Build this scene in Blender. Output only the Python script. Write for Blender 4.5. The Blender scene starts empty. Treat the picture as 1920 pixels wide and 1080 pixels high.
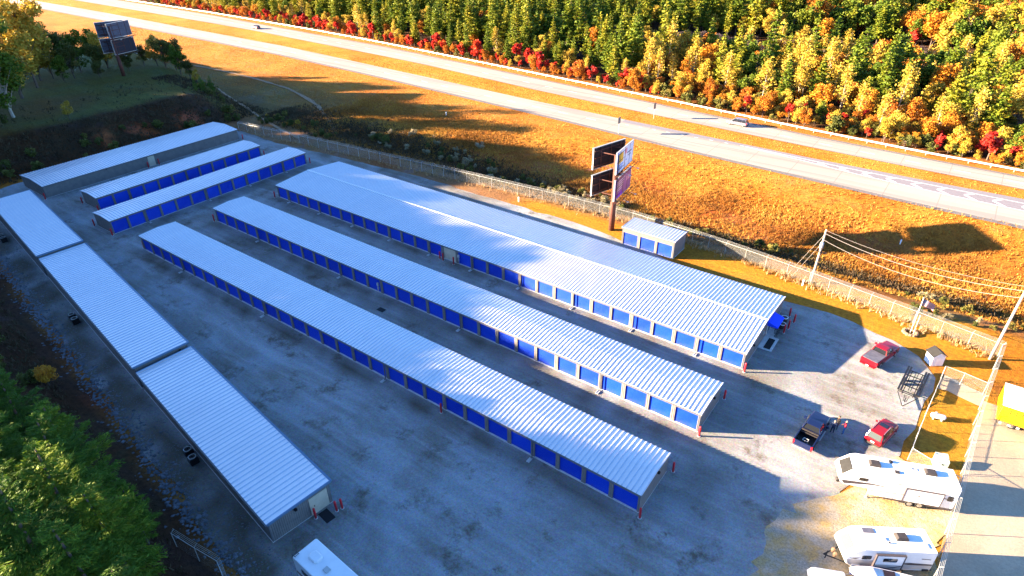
import bpy, bmesh, math, random
import numpy as np
from mathutils import Vector, Matrix
sc = bpy.context.scene
C = sc.collection
R = math.radians
# ------------------------------------------------------------------ camera
CAM = np.array([14.118, -38.268, 49.226])
FW = np.array([-0.50788517, 0.68154259, -0.52683237])
RT = np.array([0.80619375, 0.59153074, -0.01195913])
UP = np.array([-0.30348689, 0.43080283, 0.84988507])
cd = bpy.data.cameras.new('camera'); cam = bpy.data.objects.new('camera', cd); C.objects.link(cam)
cam.matrix_world = Matrix(((RT[0], UP[0], -FW[0], CAM[0]), (RT[1], UP[1], -FW[1], CAM[1]), (RT[2], UP[2], -FW[2], CAM[2]), (0, 0, 0, 1)))
cd.sensor_width = 36; cd.lens = 1184.67 / 1920 * 36; cd.clip_start = 0.5; cd.clip_end = 4000
sc.camera = cam
# ------------------------------------------------------------------ light
EL = 13.4
SUN = Vector((-0.85, -0.53, math.tan(R(EL)) * math.hypot(.85, .53))).normalized()   # towards the sun
w = bpy.data.worlds.new('World'); sc.world = w; w.use_nodes = True
nt = w.node_tree; bg = nt.nodes['Background']
sky = nt.nodes.new('ShaderNodeTexSky'); sky.sky_type = 'NISHITA'; sky.sun_disc = False
sky.sun_elevation = R(EL); sky.sun_rotation = math.atan2(SUN.x, SUN.y)
sky.air_density = 0.9; sky.dust_density = 0.6; sky.ozone_density = 6.0
nt.links.new(sky.outputs[0], bg.inputs[0]); bg.inputs[1].default_value = 0.062
sd = bpy.data.lights.new('sun', 'SUN'); sd.energy = 5.0; sd.angle = R(0.5); sd.color = (1.0, 0.775, 0.52)
so = bpy.data.objects.new('sun', sd); C.objects.link(so); so.rotation_euler = SUN.to_track_quat('Z', 'Y').to_euler(); so.location = (-80, -60, 60)
sc.view_settings.view_transform = 'Standard'; sc.view_settings.look = 'None'
sc.view_settings.exposure = 3.4; sc.view_settings.gamma = 1.0
sc.cycles.max_bounces = 5; sc.cycles.diffuse_bounces = 2; sc.cycles.transparent_max_bounces = 8
rnd = random.Random(7); rs = np.random.RandomState(7)

def proj(p):
    d = np.array(p, float) - CAM; z = d @ FW
    return 960 + 1184.67 * (d @ RT) / z, 540 - 1184.67 * (d @ UP) / z, z
def inview(p, m=120):
    u, v, z = proj(p); return z > 0 and -m < u < 1920 + m and -m < v < 1080 + m

# ------------------------------------------------------------------ terrain height
def ss(t):
    t = np.clip(t, 0, 1); return t * t * (3 - 2 * t)
def H(x, y):
    x = np.asarray(x, float); y = np.asarray(y, float)
    ye = np.minimum(59 + 0.33 * (-145 - x), 84)
    k = 6.0 * ss((-142 - x) / 15.0) * ss((ye - y) / 17.0) * ss((x + 290) / 50)
    d = (-22.2 - 0.125 * (x + 25)) - y
    b = np.clip(0.40 * (d - 4.5), 0, 13) * ss((d - 4) / 4)
    ditch = -1.1 * np.exp(-((y - 61) / 4.0) ** 2) * ss((x + 130) / 20) * ss((60 - x) / 20)
    far = 0.10 * np.clip(y - 235 + 0.15 * x, 0, 400)
    bowl = -3.1 * ss((y - 56) / 12) * ss((92 - y) / 15) * ss((x + 95) / 40)
    return np.maximum(k, b) + ditch + far + bowl

# ------------------------------------------------------------------ materials
def mat(name, col, rough=0.8, metal=0.0, var=0.0, vscale=2.0, bump=0.0, bscale=10.0, col2=None, coat=0.0, spec=0.3):
    m = bpy.data.materials.new(name); m.use_nodes = True; n = m.node_tree.nodes; l = m.node_tree.links
    b = n['Principled BSDF']; b.inputs['Roughness'].default_value = rough; b.inputs['Metallic'].default_value = metal
    b.inputs['Specular IOR Level'].default_value = spec
    if coat: b.inputs['Coat Weight'].default_value = coat; b.inputs['Coat Roughness'].default_value = 0.08
    c = (*col, 1)
    b.inputs['Base Color'].default_value = c
    if var or bump:
        tc = n.new('ShaderNodeTexCoord')
    if var:
        no = n.new('ShaderNodeTexNoise'); no.inputs['Scale'].default_value = vscale; no.inputs['Detail'].default_value = 5; no.inputs['Roughness'].default_value = .65
        l.new(tc.outputs['Object'], no.inputs['Vector'])
        mx = n.new('ShaderNodeMix'); mx.data_type = 'RGBA'
        c2 = col2 or tuple(x * (1 - var) for x in col)
        mx.inputs[6].default_value = c; mx.inputs[7].default_value = (*c2, 1)
        rp = n.new('ShaderNodeMapRange'); rp.inputs[1].default_value = .38; rp.inputs[2].default_value = .64
        l.new(no.outputs[0], rp.inputs[0]); l.new(rp.outputs[0], mx.inputs[0]); l.new(mx.outputs[2], b.inputs['Base Color'])
    if bump:
        nb = n.new('ShaderNodeTexNoise'); nb.inputs['Scale'].default_value = bscale; nb.inputs['Detail'].default_value = 4
        bp_ = n.new('ShaderNodeBump'); bp_.inputs['Strength'].default_value = bump; bp_.inputs['Distance'].default_value = .1
        l.new(tc.outputs['Object'], nb.inputs['Vector']); l.new(nb.outputs[0], bp_.inputs['Height']); l.new(bp_.outputs[0], b.inputs['Normal'])
    return m
class G:      # small node graph helper
    def __init__(s, name):
        s.m = bpy.data.materials.new(name); s.m.use_nodes = True; s.t = s.m.node_tree; s.n = s.t.nodes; s.l = s.t.links
        s.b = s.n['Principled BSDF']; s.b.inputs['Specular IOR Level'].default_value = .15
        s.tc = s.n.new('ShaderNodeTexCoord')
    def map(s, scale=(1, 1, 1), rot=(0, 0, 0), src='Object'):
        m = s.n.new('ShaderNodeMapping'); m.inputs['Scale'].default_value = scale; m.inputs['Rotation'].default_value = rot
        s.l.new(s.tc.outputs[src], m.inputs[0]); return m.outputs[0]
    def noise(s, scale, detail=4, rough=.6, vec=None, dist=0):
        n = s.n.new('ShaderNodeTexNoise'); n.inputs['Scale'].default_value = scale; n.inputs['Detail'].default_value = detail
        n.inputs['Roughness'].default_value = rough; n.inputs['Distortion'].default_value = dist
        s.l.new(vec or s.tc.outputs['Object'], n.inputs['Vector']); return n.outputs[0]
    def voro(s, scale, vec=None, feat='F1', out='Distance'):
        n = s.n.new('ShaderNodeTexVoronoi'); n.inputs['Scale'].default_value = scale; n.feature = feat
        s.l.new(vec or s.tc.outputs['Object'], n.inputs['Vector']); return n.outputs[out]
    def rng(s, v, a, b, c=0, d=1):
        n = s.n.new('ShaderNodeMapRange'); s.l.new(v, n.inputs[0])
        for i, q in enumerate((a, b, c, d)): n.inputs[i + 1].default_value = q
        return n.outputs[0]
    def math(s, op, a, b=None):
        n = s.n.new('ShaderNodeMath'); n.operation = op
        for i, q in enumerate((a, b)):
            if q is None: continue
            if isinstance(q, (int, float)): n.inputs[i].default_value = q
            else: s.l.new(q, n.inputs[i])
        return n.outputs[0]
    def mix(s, f, a, b, mode='MIX'):
        n = s.n.new('ShaderNodeMix'); n.data_type = 'RGBA'; n.blend_type = mode
        for i, q in ((0, f), (6, a), (7, b)):
            if isinstance(q, tuple): n.inputs[i].default_value = (*q, 1)
            elif isinstance(q, (int, float)): n.inputs[i].default_value = q
            else: s.l.new(q, n.inputs[i])
        return n.outputs[2]
    def attr(s, name, out='Fac', kind='GEOMETRY'):
        n = s.n.new('ShaderNodeAttribute'); n.attribute_name = name; n.attribute_type = kind; return n.outputs[out]
    def ramp(s, v, stops):
        n = s.n.new('ShaderNodeValToRGB'); e = n.color_ramp.elements
        while len(e) < len(stops): e.new(.5)
        for i, (p, c) in enumerate(stops): e[i].position = p; e[i].color = (*c, 1)
        s.l.new(v, n.inputs[0]); return n.outputs[0]
    def out(s, col=None, rough=.9, bump=None, bs=.5, bd=.1, metal=0, spec=None):
        if col is not None:
            if isinstance(col, tuple): s.b.inputs['Base Color'].default_value = (*col, 1)
            else: s.l.new(col, s.b.inputs['Base Color'])
        if isinstance(rough, (int, float)): s.b.inputs['Roughness'].default_value = rough
        else: s.l.new(rough, s.b.inputs['Roughness'])
        s.b.inputs['Metallic'].default_value = metal
        if spec is not None: s.b.inputs['Specular IOR Level'].default_value = spec
        if bump is not None:
            n = s.n.new('ShaderNodeBump'); n.inputs['Strength'].default_value = bs; n.inputs['Distance'].default_value = bd
            s.l.new(bump, n.inputs['Height']); s.l.new(n.outputs[0], s.b.inputs['Normal'])
        return s.m
M = {}
# terrain
g = G('ground_cover')
z = g.attr('zone', 'Color'); gr = g.attr('rough', 'Fac')
n1 = g.noise(.05, 5, .62, dist=.6); n2 = g.noise(.35, 6, .7); n3 = g.noise(2.2, 5, .7)
c = g.mix(g.rng(n1, .35, .65, 0, 1), z, g.mix(1.0, z, (1.0, .62, .35), 'MULTIPLY'))
c = g.mix(g.rng(g.noise(.11, 6, .7, dist=1.0), .50, .68, 0, .6), c, g.mix(1.0, c, (.85, 1.08, 2.6), 'MULTIPLY'))
c = g.mix(g.rng(g.noise(.6, 5, .7, vec=g.map((.10, 1.3, 1), (0, 0, R(3)))), .42, .68, 0, .55), c, g.mix(1.0, c, (.66, .60, .55), 'MULTIPLY'))
c = g.mix(g.rng(g.noise(.16, 5, .7, dist=.8), .54, .70, 0, .6), c, g.mix(1.0, c, (.55, .95, .9), 'MULTIPLY'))
c = g.mix(g.rng(n2, .40, .68, 0, .75), c, g.mix(1.0, c, (1.28, 1.12, .8), 'MULTIPLY'))
c = g.mix(g.rng(n3, .42, .70, 0, .7), c, g.mix(1.0, c, (.30, .24, .20), 'MULTIPLY'))
hh = g.math('ADD', g.math('MULTIPLY', n3, .6), g.noise(7, 3, .7))
M['ground'] = g.out(c, .95, bump=g.math('MULTIPLY', hh, gr), bs=1.0, bd=.35)
# gravel
g = G('gravel')
sv = g.map((.12, 1.0, 1), (0, 0, R(-4)))
a = g.noise(.11, 6, .65, dist=.5); t = g.noise(.55, 5, .6, vec=sv, dist=.4); f = g.noise(3.5, 6, .8); v = g.voro(9, out='Color')
def warp(sc_, amp, scale, rot):
    n = g.n.new('ShaderNodeTexNoise'); n.inputs['Scale'].default_value = sc_; n.inputs['Detail'].default_value = 1; g.l.new(g.tc.outputs['Object'], n.inputs['Vector'])
    vs_ = g.n.new('ShaderNodeVectorMath'); vs_.operation = 'MULTIPLY_ADD'; vs_.inputs[1].default_value = (amp, amp, 0); g.l.new(n.outputs[1], vs_.inputs[0]); g.l.new(g.tc.outputs['Object'], vs_.inputs[2])
    m = g.n.new('ShaderNodeMapping'); m.inputs['Scale'].default_value = scale; m.inputs['Rotation'].default_value = rot; g.l.new(vs_.outputs[0], m.inputs[0]); return m.outputs[0]
t2 = g.noise(1.1, 3, .6, vec=warp(.03, 14, (.03, 1.0, 1), (0, 0, R(6)))); t3 = g.noise(.5, 5, .7, vec=warp(.025, 22, (.06, 1.0, 1), (0, 0, R(-10))))
c = g.mix(g.rng(a, .38, .64), (.27, .28, .29), (.19, .17, .145))
c = g.mix(g.rng(t, .45, .70, 0, .75), c, (.36, .37, .38))
tm = g.rng(g.noise(.06, 3, .6), .40, .62)
c = g.mix(g.math('MULTIPLY', g.rng(t2, .53, .68, 0, .38), tm), c, (.19, .17, .15)); c = g.mix(g.rng(t3, .50, .70, 0, .38), c, (.40, .395, .385))
c = g.mix(g.rng(g.noise(.23, 6, .75), .54, .67, 0, .9), c, (.115, .09, .065))
c = g.mix(g.rng(g.noise(.45, 6, .8), .62, .70, 0, .7), c, (.09, .075, .06))
c = g.mix(g.attr('drip_shade'), c, (.105, .085, .06))
c = g.mix(g.rng(f, .35, .7, 0, .42), c, g.mix(1., c, (.45, .45, .45), 'MULTIPLY'))
c = g.mix(.18, c, g.mix(1., c, v, 'OVERLAY'))
M['gravel'] = g.out(c, .95, bump=g.math('ADD', f, g.noise(14, 3, .7)), bs=.6, bd=.08)
g = G('tan_gravel')
a = g.noise(.2, 5, .6); f = g.noise(5, 5, .8)
c = g.mix(g.rng(a, .4, .62), (.46, .36, .25), (.37, .29, .20)); c = g.mix(g.rng(f, .4, .7, 0, .5), c, (.2, .16, .12))
M['tan'] = g.out(c, .95, bump=f, bs=.4, bd=.06)
# dry grassy gravel
g = G('weedy_gravel')
a = g.noise(.5, 5, .7); f = g.noise(6, 5, .8)
c = g.mix(g.rng(a, .4, .6), (.40, .35, .28), (.46, .31, .12)); c = g.mix(g.rng(f, .38, .66, 0, .75), c, (.14, .11, .07))
M['weedy'] = g.out(c, .95, bump=f, bs=.8, bd=.12)
# concrete road
g = G('highway_concrete')
a = g.noise(.3, 5, .65, vec=g.map((.08, 1, 1), (0, 0, R(4)))); f = g.noise(8, 4, .7)
c = g.mix(g.rng(a, .38, .66), (.36, .31, .26), (.29, .25, .215)); c = g.mix(g.rng(f, .4, .7, 0, .25), c, (.24, .21, .19))
jt = g.n.new('ShaderNodeTexWave'); jt.inputs['Scale'].default_value = .035; jt.bands_direction = 'X'; g.l.new(g.tc.outputs['Object'], jt.inputs['Vector'])
c = g.mix(g.rng(jt.outputs[0], .9985, .9999, 0, .5), c, (.12, .11, .10))
wt = g.noise(2.6, 2, .5, vec=g.map((.012, .30, 1), (0, 0, R(5)))); c = g.mix(g.rng(wt, .50, .60, 0, .6), c, (.20, .18, .165))
M['road'] = g.out(c, .85)
M['shoulder'] = mat('road_shoulder', (.16, .145, .14), .9, var=.3, vscale=2)
M['lane'] = mat('lane_paint', (.80, .80, .78), .6, var=.1, vscale=1.5)
M['dirt'] = mat('dirt_track', (.30, .185, .10), .95, var=.35, vscale=1.2, bump=.3, bscale=4)
# roof sheet
g = G('roof_sheet')
sx = g.n.new('ShaderNodeSeparateXYZ'); g.l.new(g.tc.outputs['Object'], sx.inputs[0]); wn = g.n.new('ShaderNodeTexWhiteNoise'); wn.noise_dimensions = '1D'; g.l.new(g.math('FLOOR', g.math('MULTIPLY', sx.outputs[0], 1 / 1.016)), wn.inputs['W'])
a = g.noise(.7, 4, .6, vec=g.map((1.6, .5, 1))); d = g.noise(.15, 4, .6)
c = g.mix(g.rng(d, .35, .7), (.95, .83, .78), (.87, .76, .72)); c = g.mix(g.rng(wn.outputs[0], 0, 1, 0, .16), c, (.62, .63, .66)); c = g.mix(g.rng(g.noise(.9, 6, .8), .62, .72, 0, .3), c, (.40, .33, .28))
c = g.mix(g.rng(g.noise(3, 5, .8, vec=g.map((3, .25, 1))), .5, .75, 0, .35), c, (.42, .45, .50))
M['roof'] = g.out(c, .40, bump=a, bs=.5, bd=.05, metal=.35, spec=.6)
M['rib_shade'] = mat('roof_rib_shade', (.44, .48, .56), .5, metal=.2, spec=.5)  # whole ribs darker than the sheet: shade lines put into their colour
g = G('wall_sheet')
wv = g.n.new('ShaderNodeTexWave'); wv.inputs['Scale'].default_value = 1.6; wv.bands_direction = 'X'; g.l.new(g.tc.outputs['Object'], wv.inputs['Vector'])
wy = g.n.new('ShaderNodeTexWave'); wy.inputs['Scale'].default_value = 1.6; wy.bands_direction = 'Y'; g.l.new(g.tc.outputs['Object'], wy.inputs['Vector'])
M['wall'] = g.out(g.mix(g.rng(g.noise(1.2, 4, .6), .4, .65), (.20, .175, .16), (.16, .142, .135)), .6, bump=g.math('ADD', wv.outputs[0], wy.outputs[0]), bs=.8, bd=.05)
M['trim'] = mat('trim', (.12, .12, .13), .5, var=.15, vscale=3)
g = G('door_blue')
sz = g.n.new('ShaderNodeSeparateXYZ'); g.l.new(g.tc.outputs['Object'], sz.inputs[0])
wz = g.n.new('ShaderNodeTexWave'); wz.inputs['Scale'].default_value = 4.2; wz.bands_direction = 'Z'; g.l.new(g.tc.outputs['Object'], wz.inputs['Vector'])
oi = g.n.new('ShaderNodeObjectInfo')
c = g.mix(oi.outputs['Random'], (.001, .034, .44), (.003, .058, .60)); c = g.mix(g.rng(wz.outputs[0], .0, .25, .55, 0), c, (.001, .012, .2)); c = g.mix(g.math('MULTIPLY', g.rng(g.noise(2.5, 4, .7), .4, .7, 0, .5), g.rng(sz.outputs[2], 0, .7, 1, 0)), c, (.10, .09, .10)); c = g.mix(g.rng(g.noise(.8, 3, .6), .45, .7, 0, .3), c, (.015, .09, .6))
M['door'] = g.out(c, .45, bump=wz.outputs[0], bs=.5, bd=.03, spec=.22)
M['tandoor'] = mat('tan_door', (.55, .45, .33), .6, var=.12)
M['concrete'] = mat('concrete', (.55, .54, .52), .9, var=.25, vscale=3)
M['red'] = mat('bollard_red', (.62, .018, .03), .45, var=.15, vscale=6, spec=.5)
M['white'] = mat('white_paint', (.80, .80, .79), .35, var=.05, vscale=1.5, spec=.5)
M['rvwhite'] = mat('gelcoat', (.78, .77, .76), .3, var=.08, vscale=.8, spec=.5)
M['rvgrey'] = mat('gelcoat_grey', (.42, .39, .37), .35, var=.08, vscale=1)
M['rvdark'] = mat('graphic_dark', (.06, .05, .055), .4)
M['rvbrown'] = mat('graphic_brown', (.20, .12, .09), .4)
M['glass'] = mat('dark_glass', (.012, .014, .018), .08, spec=.8)
M['glassg'] = mat('green_glass', (.05, .055, .038), .12, spec=.8)
M['tyre'] = mat('tyre', (.02, .02, .02), .8, var=.3)
M['rim'] = mat('rim', (.55, .55, .56), .3, metal=.8)
M['black'] = mat('black_steel', (.012, .012, .014), .45, var=.3, vscale=5)
M['dark'] = mat('dark_plastic', (.045, .038, .036), .6, var=.3, vscale=3)
M['redcar'] = mat('red_car_paint', (.20, .002, .008), .3, coat=.15, spec=.4)
M['redsuv'] = mat('red_suv_paint', (.22, .004, .007), .34, coat=.12, spec=.4)
M['blackcar'] = mat('dark_blue_paint', (.005, .010, .045), .3, coat=.25, spec=.4)
M['greycar'] = mat('grey_paint', (.14, .14, .17), .3, coat=.6)
M['taill'] = mat('tail_lens', (.6, .01, .02), .2)
M['headl'] = mat('head_lens', (.75, .75, .75), .1, metal=.3)
M['galv'] = mat('galvanised', (.44, .44, .42), .45, metal=.4)
M['pole'] = mat('weathered_wood', (.45, .36, .28), .85, var=.3, vscale=3)
M['rust'] = mat('rusty_steel', (.11, .035, .022), .7, var=.45, vscale=2.5)
M['bbback'] = mat('billboard_back', (.035, .022, .024), .8, var=.4, vscale=1.5)
M['bbgrey'] = mat('board_grey', (.10, .10, .13), .6, var=.3, vscale=2)
M['awning'] = mat('awning_blue', (.005, .06, .85), .7, var=.1)
M['mat'] = mat('rubber_mat', (.012, .012, .014), .8)
M['stone'] = mat('riprap_stone', (.15, .155, .17), .9, var=.5, vscale=.6, bump=.5, bscale=6)  # base colour darkened to carry the deep shade behind the stepped blocks
M['yellow'] = mat('truck_yellow', (.85, .62, .005), .4, coat=.3)
M['wire'] = mat('wire', (.30, .26, .24), .6)
M['cloth'] = mat('cover_cloth', (.72, .70, .68), .8, var=.1)
M['brown'] = mat('cover_brown', (.16, .07, .05), .8, var=.3, vscale=3)
M['blue'] = mat('hull_blue', (.02, .04, .35), .3, coat=.5)
M['skin'] = mat('skin', (.30, .15, .095), .6)
M['hair'] = mat('hair', (.05, .03, .02), .8)
M['grey_hair'] = mat('grey_hair', (.16, .14, .12), .8)
M['shirtred'] = mat('red_shirt', (.50, .02, .04), .85)
M['shirtblk'] = mat('dark_shirt', (.007, .005, .006), .85)
M['shirtnavy'] = mat('navy_shirt', (.02, .03, .07), .85)
M['jeans'] = mat('jeans', (.05, .16, .42), .85, var=.2, vscale=6)
M['darkpants'] = mat('dark_trousers', (.015, .02, .05), .85)
M['bark'] = mat('bark', (.14, .10, .075), .9, var=.4, vscale=2)
M['palebark'] = mat('pale_bark', (.50, .42, .33), .85, var=.35, vscale=2)
M['green'] = mat('cabinet_green', (.40, .50, .44), .6, var=.1)
M['rock'] = mat('field_stone', (.30, .19, .11), .9, var=.4, vscale=4)
M['fred'] = mat('flag_red', (.24, .002, .008), .8); M['fblue'] = mat('flag_blue', (.006, .01, .12), .8); M['fwhite'] = mat('flag_white', (.38, .38, .38), .8)
M['letter'] = mat('lettering_rust', (.035, .008, .004), .6)
def leafmat(name, stops, trans=.25, hue=.35):
    g = G(name)
    oi = g.n.new('ShaderNodeObjectInfo')
    v = g.math('ADD', g.math('MULTIPLY', g.attr('tint'), 1 - hue), g.math('MULTIPLY', oi.outputs['Random'], hue))
    c = g.ramp(v, stops)
    m = g.out(c, .7, spec=.2)
    if trans:
        tr = g.n.new('ShaderNodeBsdfTranslucent'); g.l.new(c, tr.inputs[0])
        mx = g.n.new('ShaderNodeMixShader'); mx.inputs[0].default_value = trans
        g.l.new(g.b.outputs[0], mx.inputs[1]); g.l.new(tr.outputs[0], mx.inputs[2]); g.l.new(mx.outputs[0], g.n['Material Output'].inputs[0])
    return m
L = {
 'pine': leafmat('pine_needles', [(0, (.045, .08, .008)), (.3, (.10, .15, .010)), (.6, (.22, .22, .014)), (1, (.42, .27, .02))]),
 'darkpine': leafmat('near_pine_needles', [(0, (.03, .07, .008)), (.5, (.09, .17, .012)), (1, (.24, .28, .012))]),
 'green': leafmat('green_leaves', [(0, (.04, .08, .008)), (.5, (.10, .15, .012)), (1, (.24, .22, .02))]),
 'gold': leafmat('golden_leaves', [(0, (.20, .13, .02)), (.4, (.40, .27, .03)), (.75, (.52, .38, .05)), (1, (.58, .46, .12))]),
 'orange': leafmat('orange_leaves', [(0, (.26, .07, .012)), (.4, (.44, .15, .015)), (.8, (.54, .27, .02)), (1, (.52, .34, .05))]),
 'red': leafmat('red_leaves', [(0, (.22, .02, .012)), (.4, (.45, .025, .02)), (.75, (.58, .06, .02)), (1, (.62, .22, .02))]),
 'shrub': leafmat('shrub_leaves', [(0, (.04, .05, .012)), (.5, (.10, .11, .02)), (.8, (.24, .18, .04)), (1, (.35, .2, .05))]),
 'pale': leafmat('pale_weed', [(0, (.12, .10, .03)), (.5, (.30, .25, .14)), (1, (.55, .47, .34))]),
 'weed': leafmat('dry_weeds', [(0, (.09, .04, .012)), (.35, (.30, .12, .02)), (.6, (.46, .21, .03)), (.85, (.60, .36, .08)), (1, (.25, .25, .03))], .3, 0),
 'bare': leafmat('bare_shaded_twigs', [(0, (.035, .025, .03)), (.5, (.075, .052, .055)), (1, (.14, .09, .07))], .0),  # leafless twigs, kept dark so their colour holds the hollow's shade
 'litter': leafmat('dark_litter', [(0, (.03, .02, .012)), (.5, (.08, .055, .025)), (.8, (.13, .06, .03)), (1, (.08, .09, .02))], .1),
 'tangrass': leafmat('tan_grass', [(0, (.26, .15, .06)), (.6, (.46, .30, .14)), (1, (.58, .44, .26))], .3, 0),
}
# chain-link
g = G('chain_link')
mp = g.map((1, 1, 1), (0, R(45), 0))
def wires(axis):
    n = g.n.new('ShaderNodeTexWave'); n.bands_direction = axis; n.inputs['Scale'].default_value = 9.0; g.l.new(mp, n.inputs['Vector']); return g.rng(n.outputs[0], .965, .995)
fac = g.math('MAXIMUM', wires('X'), wires('Z'))
g.out((.34, .34, .33), .5, metal=.3)
tr = g.n.new('ShaderNodeBsdfTransparent'); mx = g.n.new('ShaderNodeMixShader')
g.l.new(fac, mx.inputs[0]); g.l.new(tr.outputs[0], mx.inputs[1]); g.l.new(g.b.outputs[0], mx.inputs[2]); g.l.new(mx.outputs[0], g.n['Material Output'].inputs[0])
M['mesh'] = g.m

# ------------------------------------------------------------------ mesh builder
class MB:
    def __init__(s): s.v = []; s.f = []; s.mi = []; s.cur = 0
    def add(s, vs, fs):
        o = len(s.v); s.v += [tuple(v) for v in vs]; s.f += [tuple(i + o for i in f) for f in fs]; s.mi += [s.cur] * len(fs); return s
    def box(s, x0, x1, y0, y1, z0, z1):
        return s.add([(x0, y0, z0), (x1, y0, z0), (x1, y1, z0), (x0, y1, z0), (x0, y0, z1), (x1, y0, z1), (x1, y1, z1), (x0, y1, z1)],
                     [(3, 2, 1, 0), (4, 5, 6, 7), (0, 1, 5, 4), (1, 2, 6, 5), (2, 3, 7, 6), (3, 0, 4, 7)])
    def cbox(s, x, y, z, sx, sy, sz, rot=0):
        c, n = math.cos(rot), math.sin(rot); vs = []
        for dz in (-.5, .5):
            for a, b in ((-.5, -.5), (.5, -.5), (.5, .5), (-.5, .5)):
                u, v = a * sx, b * sy; vs.append((x + u * c - v * n, y + u * n + v * c, z + dz * sz))
        return s.add(vs, [(3, 2, 1, 0), (4, 5, 6, 7), (0, 1, 5, 4), (1, 2, 6, 5), (2, 3, 7, 6), (3, 0, 4, 7)])
    def tube(s, pts, r, n=8, r2=None, caps=True):
        pts = [Vector(p) for p in pts]; k = len(pts); vs = []; fs = []
        for i, p in enumerate(pts):
            d = (pts[min(i + 1, k - 1)] - pts[max(i - 1, 0)]).normalized()
            a = Vector((0, 0, 1)) if abs(d.z) < .9 else Vector((1, 0, 0)); u = d.cross(a).normalized(); v = d.cross(u)
            rr = r if r2 is None else r + (r2 - r) * i / (k - 1)
            for j in range(n):
                t = 2 * math.pi * j / n; vs.append(p + (u * math.cos(t) + v * math.sin(t)) * rr)
        for i in range(k - 1):
            for j in range(n): fs.append((i * n + j, i * n + (j + 1) % n, (i + 1) * n + (j + 1) % n, (i + 1) * n + j))
        if caps: fs.append(tuple(range(n))[::-1]); fs.append(tuple(range((k - 1) * n, k * n)))
        return s.add(vs, fs)
    def lathe(s, prof, n=16, c=(0, 0, 0), axis='z'):
        vs = []; fs = []; k = len(prof)
        for r, h in prof:
            for j in range(n):
                t = 2 * math.pi * j / n; a, b = r * math.cos(t), r * math.sin(t)
                vs.append((c[0] + a, c[1] + b, c[2] + h) if axis == 'z' else ((c[0] + a, c[1] + h, c[2] + b) if axis == 'y' else (c[0] + h, c[1] + a, c[2] + b)))
        for i in range(k - 1):
            for j in range(n): fs.append((i * n + j, i * n + (j + 1) % n, (i + 1) * n + (j + 1) % n, (i + 1) * n + j))
        fs.append(tuple(range(n))[::-1]); fs.append(tuple(range((k - 1) * n, k * n)))
        return s.add(vs, fs)
    def loft(s, rings):
        n = len(rings[0]); vs = [p for r in rings for p in r]; fs = []
        for i in range(len(rings) - 1):
            for j in range(n): fs.append((i * n + j, i * n + (j + 1) % n, (i + 1) * n + (j + 1) % n, (i + 1) * n + j))
        fs.append(tuple(range(n))[::-1]); fs.append(tuple(range((len(rings) - 1) * n, len(rings) * n)))
        return s.add(vs, fs)
    def quad(s, *p): return s.add(p, [(0, 1, 2, 3)])
    def poly(s, pts): return s.add(pts, [tuple(range(len(pts)))])
    def build(s, name, m, parent=None, smooth=False):
        me = bpy.data.meshes.new(name); me.from_pydata(s.v, [], s.f)
        for q in (m if isinstance(m, (list, tuple)) else [m]): me.materials.append(q)
        if any(s.mi): me.polygons.foreach_set('material_index', s.mi)
        b = bmesh.new(); b.from_mesh(me); bmesh.ops.recalc_face_normals(b, faces=b.faces); b.to_mesh(me); b.free()
        if smooth: me.polygons.foreach_set('use_smooth', [True] * len(me.polygons))
        me.update(); o = bpy.data.objects.new(name, me); C.objects.link(o)
        if parent: o.parent = parent
        return o
def tag(o, label=None, cat=None, group=None, kind=None):
    if label: o['label'] = label
    if cat: o['category'] = cat
    if group: o['group'] = group
    if kind: o['kind'] = kind
    return o
def empty(name, loc=(0, 0, 0), rz=0):
    o = bpy.data.objects.new(name, None); C.objects.link(o); o.location = loc; o.rotation_euler = (0, 0, rz); o.empty_display_size = .3; return o
KIDS = {}
def copy_tree(o, parent=None):
    c = o.copy(); C.objects.link(c)
    if parent: c.parent = parent
    for ch in o.children: copy_tree(ch, c)
    return c
def npmesh(name, V, F, m, tint=None, parent=None, mi=None):      # V (n,3), F (k,4)
    me = bpy.data.meshes.new(name); V = np.asarray(V, np.float32); F = np.asarray(F, np.int32); k, q = F.shape
    me.vertices.add(len(V)); me.vertices.foreach_set('co', V.ravel()); me.loops.add(k * q); me.loops.foreach_set('vertex_index', F.ravel())
    me.polygons.add(k); me.polygons.foreach_set('loop_start', np.arange(k, dtype=np.int32) * q)
    for x in (m if isinstance(m, list) else [m]): me.materials.append(x)
    if mi is not None: me.polygons.foreach_set('material_index', np.asarray(mi, np.int32))
    if tint is not None: me.attributes.new('tint', 'FLOAT', 'FACE').data.foreach_set('value', np.asarray(tint, np.float32))
    me.update(calc_edges=True)
    return me
def obj(name, me, parent=None):
    o = bpy.data.objects.new(name, me); C.objects.link(o)
    if parent: o.parent = parent
    return o

# ------------------------------------------------------------------ setting: terrain sheet
def interp(P, x): P = np.array(P, float); return np.interp(x, P[:, 0], P[:, 1])
NL = [(-700, 114), (-437, 111.7), (-353, 111), (-270, 110), (-202, 109), (-174, 107.3), (-144, 105.4), (-124, 103.7), (-72, 99.5), (-37, 96), (-9, 94), (11, 92.6), (26, 92), (60, 90), (350, 80)]
NU = [(-700, 124), (-447, 123), (-372, 123), (-311, 121.5), (-264, 120.5), (-216, 119.5), (-186, 117.5), (-155, 115), (-133, 113.5), (-87, 109.8), (-43, 107.5), (-12, 106), (9, 105.6), (25, 105.6), (60, 105), (350, 95)]
FL = [(-700, 138), (-420, 137), (-362, 136.3), (-289, 135.2), (-253, 134), (-201, 130.5), (-169, 128.5), (-145, 126.5), (-94, 120), (-46, 115.8), (-14, 113.4), (8, 112), (25, 111.3), (60, 110), (350, 100)]
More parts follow.
